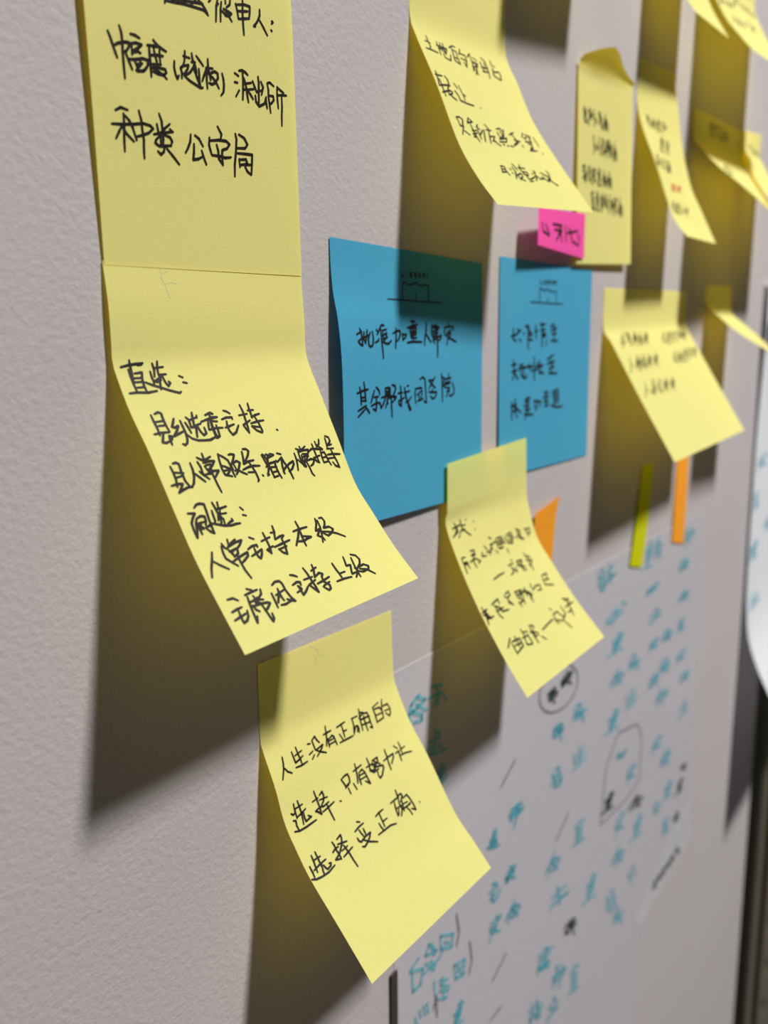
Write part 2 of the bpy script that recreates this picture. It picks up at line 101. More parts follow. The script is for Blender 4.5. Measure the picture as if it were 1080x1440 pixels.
 'N4': '63 266 73 291 53 313 27 322;40 287 105 283;75 287 78 307 51 316;114 262 112 284 118 313;117 289 145 292;161 271 157 272;99 308 135 309;122 306 140 325 166 343;83 324 70 332;107 306 87 317;215 292 218 294;208 325 210 328;35 416 62 419;33 419 35 455 31 484;33 438 67 443;56 437 68 471;34 446 68 451;117 405 147 407 145 420 112 424;112 424 146 429;127 424 115 460 121 481;86 448 128 443;130 440 168 462 147 468;207 432 194 448 231 454;238 411 255 432;241 440 278 445 261 457;296 385 318 395;300 415 297 442 279 433;289 420 341 416;346 409 357 452 398 454;358 404 406 407 416 442;355 419 414 421;355 432 421 435;323 452 333 467;389 419 381 454;436 414 449 446 494 456;456 410 502 408 510 435 476 456;467 421 508 426;464 437 500 437;422 468 424 487;561 401 570 428 600 464;566 406 594 420 579 442;557 433 578 455 610 462;536 437 550 444;642 418 657 439 657 464;648 424 692 429 687 450 657 451;205 561 263 556 309 556;369 539 417 539;410 520 421 527;389 549 388 575 354 582;395 559 414 582 423 558;456 536 450 566;452 540 501 544 470 572;444 555 504 581;465 552 475 591 499 593;487 541 480 579;545 538 588 550;536 554 585 567 554 586;563 547 539 591;546 520 556 537;562 579 550 612;23 637 29 674 17 714;11 659 55 656;42 652 29 692 77 695;11 668 48 689;42 670 54 700;103 649 163 641 159 663;113 657 152 679;119 668 118 704 134 723;112 684 172 685;142 671 151 697 204 705;234 640 266 636 265 654 234 659 220 645;237 664 229 680 256 698;243 676 249 696;315 651 313 679 336 701;311 655 354 658 334 685;313 670 381 676;365 657 350 696 341 721;375 665 424 690;401 658 386 697;391 684 430 702 402 717;301 699 309 725;300 708 350 705;410 685 411 735;454 689 496 678 530 683 523 706 490 701;461 657 455 680;585 654 637 654 613 683;584 664 575 697 642 718;582 674 632 684;352 858 407 851 472 845;493 797 505 811;494 828 542 829;497 833 484 859 497 879;495 858 544 881;538 833 554 859 553 874;586 819 588 856 547 872;643 791 653 815;638 795 682 809 653 831;617 834 653 831 703 833;670 811 652 847 641 885;546 887 565 925;614 860 656 859;106 808 59 838;98 832 99 855 98 880;144 813 129 835;104 826 167 831 164 866 100 878;109 846 162 852;148 833 136 860;206 803 209 832;208 818 243 826;186 838 235 841;202 839 192 872 232 883;232 836 235 865 232 883;279 810 305 819 299 832;278 819 272 855 273 894;259 836 309 855;285 836 277 867;271 864 308 864;319 878 339 900',
 'B2i': '318 189 449 189 574 189 705 188;422 185 423 120 445 124 476 131 515 121 547 131 587 133 615 128 626 186;517 164 522 189;425 83 429 100 444 99;459 82 463 100;482 81 483 100 498 97 497 83 482 81;517 99 517 80 536 81 537 91 517 91;545 98 556 80 569 97;581 96 580 81 596 81 596 89 580 90;604 78 612 87 620 79;612 87 613 97',
 'B2': '140 312 142 367;118 350 181 339 221 318;181 318 213 325;150 364 174 371;206 360 223 374;266 303 304 299 313 321;287 303 305 328 298 364 304 411;297 335 339 328;306 346 348 342;306 364 349 367;247 332 255 339;381 295 393 360;374 328 409 320;434 294 497 290;451 283 463 338 457 401;444 320 498 316;454 335 508 338;454 349 500 349;553 300 599 293;599 285 611 326 603 364;563 319 638 307;573 338 630 334;566 370 651 370;510 368 511 394;144 458 153 483;125 482 177 476;153 483 153 518 138 550;129 511 186 505;162 519 195 548;210 484 243 478;202 498 294 493;219 506 236 535 278 547 295 530;243 485 261 529;310 479 337 513;294 493 354 491;370 448 372 503 378 558;355 513 407 507;415 474 425 512;389 492 479 490;433 467 453 531;426 523 490 528;524 461 607 440;560 447 572 485;525 484 618 471;571 477 610 501 544 507;545 530 651 533;564 515 593 535;132 652 134 735;124 673 181 666;149 664 182 695 141 696;164 640 182 684;190 685 232 709;174 705 191 728;281 646 333 641;273 657 325 659;298 636 301 721;265 678 325 678;274 697 335 697;266 718 371 725;309 706 275 741;377 658 459 667 450 689;386 666 397 708;422 661 414 698;494 627 550 625;512 616 525 697;485 649 551 645;496 669 552 668;506 692 553 687;597 624 675 615;598 639 676 639;617 625 620 695;665 615 678 674;609 659 677 659;581 692 660 705 730 705;619 679 678 678',
 'pink': '52 62 66 100 150 113;99 67 150 109;196 61 322 61 274 100;222 82 324 82 250 124;297 63 327 125;375 58 393 121;404 85 569 69;429 63 489 114 589 122;571 83 603 108',
 'N2c': '179 8 187 23 182 33 192 51 200 69 204 84 207 89;187 23 208 17;192 51 217 45 238 49',
 'N3c': '260 8 300 32 328 31;285 47 298 73 284 83;300 32 313 59 341 62',
 'teal': '2901 -1435 2842 -1459 2823 -1496 2832 -1533;2881 -1439 2950 -1473 2891 -1487 2842 -1492 2924 -1533 2924 -1558 2861 -1546;2881 -1473 2960 -1526;3001 -1436 3084 -1453;2980 -1477 3085 -1488;3042 -1438 3053 -1540;3085 -1488 3124 -1539;3063 -1503 3022 -1523;3022 -1639 3069 -1681;2981 -1684 3069 -1693;2964 -1709 3086 -1735;3032 -1667 3022 -1757;2976 -1742 3134 -1774;2891 -2681 2830 -2696;2822 -2703 2929 -2756 2908 -2823 2847 -2818 2839 -2723;2953 -2707 3045 -2741 2980 -2665 2953 -2702;3007 -2682 3026 -2749;2935 -2789 3064 -2797;2953 -2745 3026 -2828;2998 -2763 3035 -2810;3082 -2686 3199 -2747 3184 -2807 3086 -2756 3082 -2686;3121 -2743 3164 -2772;3102 -2775 3064 -2797;3211 -2925 3314 -2958 3305 -3036 3226 -3006 3211 -2925;3242 -2945 3284 -3019;3242 -2980 3296 -2981;3074 -2915 3146 -2956;3079 -2941 3166 -3009;3026 -2892 3036 -2968;3061 -3007 3146 -3053;3102 -2919 3113 -3044;3074 -2971 3154 -3024;2881 -3012 2863 -2964;2911 -2993 2899 -2952;2947 -3005 2934 -2955;2975 -3014 2962 -2958;3037 -1843 3040 -1873 3041 -1899 3081 -1886 3115 -1874;3080 -1824 3082 -1855 3086 -1887 3086 -1915;3055 -1865 3119 -1847;3031 -1923 3079 -1919 3135 -1907;3602 -2413 3598 -2434 3584 -2457;3627 -2409 3613 -2433 3605 -2454;3601 -2429 3641 -2430;3576 -2438 3571 -2458 3571 -2474 3568 -2479;3573 -2471 3600 -2464;3607 -2453 3639 -2455;3606 -2457 3595 -2479 3586 -2501;3571 -2474 3613 -2460 3622 -2458;3618 -2458 3619 -2480 3624 -2494 3640 -2485 3634 -2479;3583 -2475 3607 -2470;3533 -2470 3561 -2483 3590 -2495 3618 -2508 3658 -2521 3668 -2518;3800 -2384 3781 -2416 3798 -2439;3817 -2390 3887 -2393;3823 -2397 3923 -2403 3897 -2412;3804 -2411 3898 -2410;3809 -2420 3891 -2423 3843 -2432;3803 -2431 3863 -2434;3785 -2445 3881 -2440 3946 -2437 3927 -2451 3872 -2455;3808 -2440 3808 -2458;3868 -2389 3869 -2423 3859 -2467 3849 -2493 3832 -2514;3835 -2394 3861 -2402;3805 -2713 3811 -2728 3805 -2746 3799 -2763 3788 -2777;3780 -2732 3780 -2748 3785 -2754;3856 -2735 3821 -2742 3790 -2750;3751 -2751 3807 -2750 3866 -2750;3850 -2745 3863 -2751;3785 -2754 3756 -2763 3748 -2768 3765 -2774 3838 -2777;3788 -2753 3777 -2776;3813 -2755 3840 -2760 3849 -2769 3839 -2774;3798 -2777 3788 -2787 3767 -2791 3752 -2784;3808 -2782 3836 -2799 3861 -2815;3596 -2708 3623 -2716 3646 -2728;3562 -2742 3607 -2740 3655 -2746 3655 -2755;3598 -2755 3594 -2776 3601 -2800 3619 -2821 3656 -2815 3695 -2790;3572 -2781 3613 -2781 3656 -2779;3862 -2947 3849 -2970 3819 -2990 3801 -3015 3787 -3047;3820 -2972 3888 -2990;3820 -2977 3784 -2996 3752 -3009;3847 -2983 3841 -3003 3873 -3002 3902 -3005 3928 -3019 3919 -3036 3872 -3046 3836 -3041 3819 -3032;3844 -3009 3866 -3021 3889 -3045 3904 -3073;3842 -3000 3839 -3026;3648 -2920 3644 -2934;3601 -2928 3584 -2953 3578 -2976;3599 -2937 3657 -2938 3703 -2949 3679 -2965;3620 -2965 3660 -2959;3591 -2979 3652 -2973 3636 -2989 3602 -2999 3572 -3028;3600 -2989 3642 -3006 3695 -3033;3604 -2968 3604 -2996;4319 -2135 4346 -2143 4369 -2149;4366 -2126 4372 -2145 4375 -2156;4428 -2140 4387 -2146 4360 -2154;4315 -2148 4330 -2164 4336 -2188;4360 -2154 4416 -2153 4451 -2155 4428 -2168 4413 -2173;4375 -2164 4415 -2163;4363 -2165 4377 -2176 4399 -2193;4418 -2165 4406 -2183 4409 -2194;4313 -2177 4334 -2190 4377 -2207;4338 -2192 4389 -2190 4427 -2185 4468 -2187 4447 -2197 4429 -2206;4387 -2177 4418 -2182;4402 -2172 4416 -2201 4429 -2229 4445 -2255;4649 -2118 4695 -2122 4724 -2133 4701 -2149 4647 -2166;4632 -2127 4632 -2150 4622 -2173 4683 -2170 4770 -2173;4596 -2191 4675 -2190 4753 -2193 4837 -2203;4699 -2175 4730 -2196 4760 -2220 4784 -2252 4768 -2258;4659 -2209 4761 -2219;4318 -2407 4329 -2433 4345 -2458 4353 -2488;4355 -2407 4390 -2405 4419 -2413 4422 -2436 4437 -2463 4453 -2489;4346 -2437 4411 -2442;4364 -2454 4425 -2460;4304 -2477 4369 -2480 4449 -2489;4390 -2485 4373 -2502 4360 -2516 4393 -2523 4436 -2522;4437 -2501 4439 -2517 4444 -2538;4437 -2501 4467 -2508 4458 -2520;4640 -2424 4647 -2463 4653 -2497 4732 -2484 4800 -2472;4724 -2402 4730 -2444 4742 -2486 4746 -2523;4677 -2454 4806 -2436;4634 -2528 4731 -2527 4845 -2517;4685 -2936 4756 -2939 4854 -2950;4811 -2951 4841 -2954;4767 -2921 4750 -2963 4732 -3010;4733 -2956 4727 -2984 4725 -3020 4724 -3058;4762 -2980 4819 -2985 4801 -3013 4792 -3041 4796 -3078;4747 -2999 4799 -3007;4734 -3016 4798 -3025;4734 -3040 4786 -3048;4667 -3053 4725 -3060 4797 -3076 4869 -3082;4387 -2937 4372 -2965 4338 -2988 4317 -3018 4302 -3056;4339 -2967 4420 -2988;4339 -2973 4297 -2996 4259 -3012;4371 -2980 4364 -3003 4402 -3001 4436 -3005 4468 -3020 4458 -3040 4402 -3054 4360 -3048 4340 -3038;4368 -3010 4395 -3024 4422 -3052 4441 -3085;4366 -3000 4363 -3030;4441 -3192 4461 -3229 4469 -3269 4478 -3310 4497 -3348;4362 -3225 4482 -3246 4598 -3270;4461 -3240 4412 -3270 4343 -3300;4488 -3290 4623 -3335 4548 -3324 4473 -3314 4369 -3283;4473 -3278 4481 -3295;5012 -3446 5063 -3454 5087 -3469;4926 -3474 5022 -3481 5124 -3497;5051 -3455 5019 -3517 4972 -3583;4969 -3491 4953 -3547;4979 -3494 5080 -3511 5049 -3555 4955 -3544;4976 -3515 5064 -3533;4965 -3529 5054 -3548;4956 -3559 5043 -3580;4866 -3569 4967 -3590 5116 -3632;4286 -3514 4310 -3535 4340 -3554 4410 -3587;4207 -3518 4275 -3535 4348 -3556;4227 -3525 4215 -3554 4204 -3587 4196 -3605 4181 -3632;4224 -3559 4298 -3577 4360 -3594;4274 -3542 4270 -3567 4277 -3594 4278 -3604;4338 -3564 4323 -3584 4314 -3615;4225 -3594 4321 -3618;4210 -3604 4290 -3623 4355 -3645 4362 -3659 4318 -3659 4261 -3641 4215 -3620;4223 -3609 4280 -3638 4325 -3661 4351 -3681;4449 -3761 4480 -3760 4514 -3780;4485 -3783 4470 -3818 4448 -3857 4429 -3897;4408 -3795 4456 -3812 4525 -3832 4573 -3844 4608 -3863 4619 -3876 4588 -3882 4553 -3879 4519 -3874;4451 -3820 4431 -3831 4406 -3845;4454 -3821 4469 -3851 4493 -3883;4489 -3792 4504 -3814 4511 -3841 4511 -3884;4572 -3798 4569 -3831 4560 -3858 4549 -3893 4532 -3926 4520 -3951;4696 -3962 4761 -3971 4853 -3992;4813 -3990 4840 -3997;4771 -3949 4756 -4000 4741 -4058;4740 -3990 4736 -4025 4734 -4069 4734 -4117;4768 -4022 4821 -4034 4805 -4067 4798 -4101 4801 -4147;4755 -4045 4803 -4059;4743 -4065 4802 -4082;4744 -4095 4792 -4110;4681 -4106 4736 -4119 4803 -4146 4870 -4158;4117 -3771 4125 -3806 4124 -3843 4122 -3877 4118 -3903;4079 -3806 4154 -3827;4162 -3861 4090 -3855 4105 -3883 4118 -3903;4192 -3791 4188 -3814 4189 -3840 4188 -3859;4170 -3817 4222 -3834;4184 -3854 4220 -3858 4267 -3870;4162 -3875 4225 -3890 4285 -3909;4214 -3865 4231 -3901 4242 -3943 4231 -3947 4191 -3919 4162 -3889 4225 -3917;4353 -3982 4382 -3986;4339 -4043 4383 -4034;4387 -4059 4353 -4076;4408 -3974 4409 -4004 4414 -4035;4414 -3971 4450 -3958 4461 -3985 4479 -4007;4421 -4037 4507 -4028 4477 -4049 4412 -4077;4425 -4043 4468 -4064 4517 -4082;3253 -3171 3278 -3171 3289 -3178;3209 -3201 3257 -3194 3306 -3194;3272 -3173 3254 -3220 3228 -3273;3230 -3208 3220 -3250;3235 -3209 3284 -3209 3267 -3244 3221 -3247;3233 -3224 3276 -3226;3227 -3235 3270 -3238;3221 -3258 3263 -3262;3176 -3276 3226 -3278 3298 -3290;4934 -1360 4944 -1389 4959 -1416 4968 -1449;4965 -1356 4994 -1351 5019 -1357 5023 -1383 5037 -1413 5052 -1440;4959 -1391 5014 -1391;4975 -1410 5027 -1411;4925 -1441 4981 -1439 5049 -1442;4999 -1442 4986 -1464 4976 -1480 5003 -1485 5039 -1480;5039 -1457 5042 -1474 5048 -1498;5039 -1457 5065 -1462 5058 -1476;5113 -1330 5127 -1363 5136 -1403 5144 -1443 5158 -1478;5067 -1386 5142 -1375 5213 -1368;5129 -1375 5101 -1420 5061 -1470;5148 -1420 5232 -1430 5187 -1439 5141 -1449 5075 -1446;5138 -1411 5144 -1427;5888 -1354 5929 -1352 5949 -1363;5823 -1405 5899 -1391 5980 -1386;5919 -1356 5900 -1431 5869 -1515;5858 -1414 5850 -1480;5866 -1415 5947 -1410 5927 -1467 5852 -1476;5865 -1439 5937 -1439;5858 -1457 5930 -1457;5853 -1493 5924 -1495;5783 -1525 5865 -1525 5986 -1537;6099 -1329 6088 -1371 6056 -1411 6039 -1457 6028 -1513;6054 -1382 6140 -1393;6055 -1390 6015 -1430 5978 -1461;6089 -1392 6085 -1426 6123 -1415 6159 -1413 6194 -1428 6187 -1458 6131 -1488 6087 -1490 6065 -1479;6090 -1435 6120 -1449 6152 -1481 6176 -1524;6086 -1422 6088 -1464;6781 -1439 6830 -1428 6883 -1435;6839 -1446 6817 -1481 6785 -1521 6759 -1562;6720 -1480 6795 -1480 6903 -1476 6978 -1472 7035 -1476 7053 -1485 7004 -1499 6949 -1508 6897 -1514;6788 -1489 6758 -1505 6720 -1524;6794 -1489 6818 -1509 6857 -1530;6846 -1452 6869 -1467 6882 -1488 6885 -1525;6974 -1433 6972 -1461 6959 -1488 6945 -1521 6921 -1554 6903 -1580;6041 -1691 6031 -1698;5934 -1698 5896 -1710 5884 -1722;5931 -1702 6060 -1699 6164 -1700 6110 -1710;5978 -1714 6067 -1708;5913 -1722 6050 -1716 6014 -1724 5937 -1731 5871 -1746;5933 -1727 6027 -1732 6145 -1741;5942 -1716 5941 -1730;6702 -1652 6715 -1675 6715 -1701 6714 -1725 6710 -1744;6650 -1685 6757 -1683;6772 -1705 6668 -1716 6690 -1732 6710 -1744;6811 -1649 6805 -1667 6808 -1684 6809 -1697;6780 -1673 6856 -1673;6803 -1695 6855 -1690 6922 -1688;6772 -1715 6862 -1711 6950 -1711;6846 -1697 6873 -1717 6890 -1744 6874 -1749 6815 -1739 6772 -1725 6864 -1730;5288 -1668 5198 -1688 5104 -1712;5367 -1658 5451 -1676 5459 -1694;5240 -1695 5394 -1701;5310 -1699 5291 -1728 5224 -1753 5146 -1741;5096 -1725 5275 -1724 5420 -1730;5300 -1706 5291 -1728;5991 -1919 6034 -1919;5969 -1962 6036 -1952;6042 -1969 5991 -1984;6074 -1908 6076 -1928 6083 -1949;6082 -1906 6137 -1892 6154 -1910 6182 -1923;6093 -1950 6224 -1934 6179 -1952 6080 -1978;6100 -1953 6165 -1963 6240 -1971;6858 -1917 6835 -1938 6781 -1957 6749 -1980 6726 -2008;6782 -1942 6913 -1953;6783 -1946 6716 -1964 6657 -1978;6834 -1949 6823 -1967 6883 -1964 6938 -1965 6989 -1975 6975 -1990 6885 -2002 6818 -2000 6786 -1993;6830 -1972 6873 -1981 6917 -2000 6948 -2024;6826 -1965 6823 -1987;6364 -2130 6375 -2153 6376 -2179 6375 -2202 6371 -2221;6319 -2160 6412 -2162;6425 -2185 6335 -2192 6354 -2209 6371 -2221;6458 -2131 6454 -2148 6456 -2166 6457 -2179;6431 -2153 6497 -2156;6452 -2176 6496 -2173 6554 -2173;6425 -2194 6503 -2194 6579 -2197;6489 -2179 6512 -2201 6528 -2228 6514 -2232 6462 -2220 6425 -2204 6505 -2213;5321 -1866 5380 -1867 5407 -1875;5220 -1893 5331 -1889 5450 -1892;5365 -1869 5326 -1915 5271 -1965;5269 -1902 5248 -1942;5280 -1902 5398 -1905 5360 -1939 5251 -1940;5276 -1917 5379 -1922;5264 -1928 5367 -1934;5252 -1950 5353 -1957;5147 -1965 5264 -1971 5437 -1987;5620 -2104 5675 -2107 5710 -2120 5683 -2137 5619 -2157;5600 -2114 5601 -2139 5590 -2164 5662 -2160 5767 -2162;5560 -2184 5654 -2182 5747 -2184 5848 -2193;5682 -2165 5720 -2187 5756 -2213 5786 -2247 5768 -2253;5636 -2202 5758 -2212;6138 -2127 6131 -2137;6052 -2130 6022 -2146 6013 -2162;6050 -2136 6154 -2141 6239 -2152 6196 -2161;6089 -2157 6162 -2156;6037 -2164 6148 -2165 6120 -2175 6058 -2179 6005 -2197;6054 -2172 6131 -2187 6228 -2209;6060 -2158 6060 -2177;6709 -2167 6793 -2169 6909 -2175;6858 -2176 6893 -2178;6805 -2158 6786 -2183 6765 -2211;6766 -2179 6759 -2196 6757 -2217 6756 -2239;6801 -2193 6869 -2197 6847 -2213 6837 -2229 6842 -2252;6784 -2204 6845 -2210;6768 -2215 6844 -2220;6769 -2229 6830 -2234;6689 -2237 6758 -2241 6843 -2251 6928 -2254;5369 -2107 5350 -2132 5305 -2155 5278 -2182 5259 -2217;5306 -2136 5413 -2151;5306 -2142 5251 -2163 5202 -2179;5348 -2146 5339 -2167 5389 -2164 5434 -2166 5476 -2179 5464 -2197 5390 -2211 5334 -2208 5308 -2199;5345 -2173 5380 -2185 5416 -2209 5441 -2238;5342 -2164 5338 -2192;5556 -2371 5566 -2410 5574 -2444 5666 -2431 5745 -2418;5655 -2349 5663 -2390 5678 -2433 5684 -2469;5601 -2401 5751 -2382;5552 -2475 5666 -2474 5800 -2463;6337 -2359 6342 -2375 6304 -2409 6257 -2438 6228 -2468;6391 -2365 6470 -2383 6506 -2404 6458 -2410 6320 -2398;6326 -2413 6444 -2425 6557 -2438 6527 -2463 6493 -2490;6493 -2490 6438 -2475 6412 -2459;6338 -2430 6331 -2451;6342 -2432 6443 -2440 6458 -2454 6341 -2448;6355 -2447 6519 -2463;6089 -2402 6100 -2430 6106 -2463 6108 -2494 6073 -2482 6038 -2475 6100 -2468;6033 -2437 6121 -2431;6151 -2424 6201 -2413 6210 -2430 6189 -2448 6138 -2463;6131 -2441 6253 -2440;6102 -2466 6165 -2469 6252 -2461;6131 -2488 6231 -2479 6323 -2468;6216 -2463 6225 -2484 6240 -2510 6256 -2535;6135 -2466 6152 -2470;6879 -2436 6871 -2448;6776 -2442 6742 -2462 6732 -2481;6774 -2449 6899 -2452 7000 -2461 6949 -2474;6822 -2473 6908 -2469;6760 -2483 6892 -2480 6859 -2493 6785 -2500 6723 -2523;6780 -2492 6872 -2507 6989 -2530;6787 -2475 6788 -2498;6919 -2647 6931 -2669 6932 -2693 6931 -2715 6927 -2732;6871 -2674 6971 -2679;6984 -2700 6888 -2704 6909 -2720 6927 -2732;7020 -2651 7015 -2667 7018 -2683 7018 -2695;6992 -2671 7062 -2675;7013 -2693 7061 -2691 7123 -2693;6984 -2709 7068 -2711 7149 -2716;7053 -2697 7077 -2717 7094 -2743 7079 -2747 7024 -2734 6984 -2718 7070 -2729;6292 -2600 6337 -2597 6385 -2610;6345 -2615 6323 -2644 6293 -2677 6268 -2711;6235 -2631 6303 -2640 6402 -2651 6471 -2657 6523 -2668 6539 -2678 6494 -2686 6444 -2686 6396 -2684;6296 -2647 6269 -2658 6233 -2671;6302 -2648 6323 -2670 6359 -2694;6351 -2622 6372 -2638 6383 -2659 6384 -2693;6468 -2620 6466 -2646 6454 -2669 6439 -2698 6416 -2725 6399 -2746;5309 -2397 5366 -2401 5393 -2411;5213 -2423 5319 -2424 5434 -2433;5352 -2403 5316 -2453 5263 -2507;5261 -2435 5241 -2480;5271 -2436 5384 -2445 5349 -2482 5244 -2477;5267 -2453 5366 -2464;5255 -2465 5354 -2476;5244 -2489 5341 -2502;5144 -2501 5257 -2513 5423 -2540;6893 -2963 6937 -2964;6876 -3026 6943 -3013;6952 -3037 6901 -3058;6977 -2949 6981 -2979 6991 -3009;6985 -2946 7039 -2928 7058 -2954 7088 -2974;7001 -3011 7132 -2991 7089 -3016 6991 -3052;7008 -3016 7076 -3032 7153 -3045;6339 -2976 6332 -2991;6248 -2981 6218 -3004 6209 -3027;6246 -2990 6357 -2995 6447 -3009 6402 -3023;6289 -3019 6365 -3016;6235 -3031 6352 -3030 6322 -3044 6257 -3051 6202 -3078;6252 -3042 6335 -3061 6439 -3091;6258 -3021 6260 -3049;6570 -3165 6586 -3194 6577 -3225 6566 -3253 6544 -3274;6517 -3192 6521 -3220 6533 -3232;6691 -3221 6612 -3223 6543 -3227;6455 -3217 6582 -3233 6716 -3252;6678 -3237 6710 -3252;6533 -3232 6469 -3239 6453 -3246 6493 -3263 6658 -3290;6540 -3231 6520 -3270;6596 -3243 6658 -3261 6682 -3280 6660 -3287;6568 -3278 6546 -3292 6501 -3294 6466 -3277;6591 -3290 6659 -3330 6720 -3368;6694 -3520 6755 -3530 6784 -3544;6591 -3536 6706 -3549 6830 -3570;6741 -3530 6704 -3578 6650 -3627;6644 -3553 6625 -3597;6655 -3556 6778 -3577 6741 -3611 6628 -3594;6652 -3572 6759 -3594;6640 -3583 6747 -3605;6629 -3607 6734 -3630;6521 -3608 6644 -3633 6824 -3679;6356 -3552 6400 -3565 6440 -3582;6303 -3574 6377 -3583 6455 -3598 6457 -3606;6362 -3593 6359 -3609 6371 -3632 6403 -3654 6462 -3658 6524 -3645;6322 -3609 6389 -3619 6460 -3627;6582 -3834 6665 -3844 6782 -3866;6731 -3861 6766 -3868;6677 -3830 6659 -3865 6641 -3904;6639 -3857 6633 -3881 6632 -3912 6633 -3945;6675 -3881 6743 -3893 6722 -3915 6713 -3938 6719 -3971;6658 -3896 6720 -3909;6643 -3910 6719 -3925;6645 -3931 6706 -3944;6566 -3935 6635 -3947 6720 -3970 6806 -3983;5550 -3241 5545 -3262;5476 -3256 5452 -3291 5446 -3323;5475 -3268 5565 -3266 5639 -3277 5603 -3301;5511 -3305 5573 -3294;5467 -3325 5562 -3314 5539 -3337 5486 -3352 5442 -3394;5481 -3339 5549 -3359 5635 -3391;5486 -3311 5488 -3348;5932 -3461 5990 -3467 6017 -3481;5836 -3491 5944 -3495 6060 -3508;5976 -3469 5942 -3530 5891 -3596;5885 -3507 5868 -3562;5896 -3509 6011 -3522 5977 -3566 5870 -3558;5893 -3529 5994 -3544;5882 -3544 5982 -3559;5871 -3573 5971 -3591;5770 -3587 5886 -3603 6055 -3640;5544 -3493 5526 -3522 5483 -3544 5459 -3574 5440 -3614;5484 -3521 5588 -3552;5484 -3528 5432 -3548 5385 -3562;5525 -3538 5517 -3562 5565 -3564 5609 -3572 5649 -3592 5638 -3613 5567 -3622 5514 -3611 5488 -3598;5523 -3571 5557 -3589 5593 -3622 5618 -3660;5519 -3560 5517 -3592;5790 -3852 5849 -3840 5896 -3839 5907 -3865 5897 -3899 5825 -3910 5811 -3880 5790 -3852;5853 -3928 5866 -3970;5814 -3917 5873 -3908;5942 -3919 5968 -3968;5317 -3765 5334 -3804 5358 -3842 5371 -3885;5369 -3774 5419 -3780 5460 -3797 5466 -3830 5488 -3871 5513 -3910;5359 -3813 5450 -3836;5385 -3841 5472 -3865;5301 -3858 5393 -3878 5507 -3910;5423 -3889 5401 -3909 5383 -3924 5429 -3943 5490 -3952;5490 -3924 5495 -3946 5503 -3977;5490 -3924 5533 -3941 5522 -3955;5525 -3992 5575 -4003 5607 -4023 5583 -4039 5525 -4053;5507 -4000 5508 -4029 5499 -4057 5564 -4063 5659 -4081;5472 -4077 5558 -4088 5641 -4104 5733 -4129;5582 -4071 5617 -4104 5651 -4139 5678 -4184 5662 -4189;5541 -4109 5652 -4138;5433 -2749 5478 -2757;5406 -2767 5471 -2763 5488 -2778 5517 -2791 5532 -2807 5547 -2823;5468 -2765 5455 -2781 5451 -2798 5457 -2800;5447 -2794 5487 -2790 5549 -2786 5603 -2787 5606 -2794 5564 -2802 5519 -2802;5398 -2762 5402 -2766;5750 -2957 5744 -2974;5672 -2964 5646 -2991 5639 -3018;5671 -2974 5766 -2978 5844 -2992 5805 -3010;5708 -3007 5774 -3002;5661 -3021 5762 -3018 5737 -3035 5681 -3045 5634 -3076;5676 -3034 5748 -3054 5838 -3087;5681 -3010 5683 -3041',
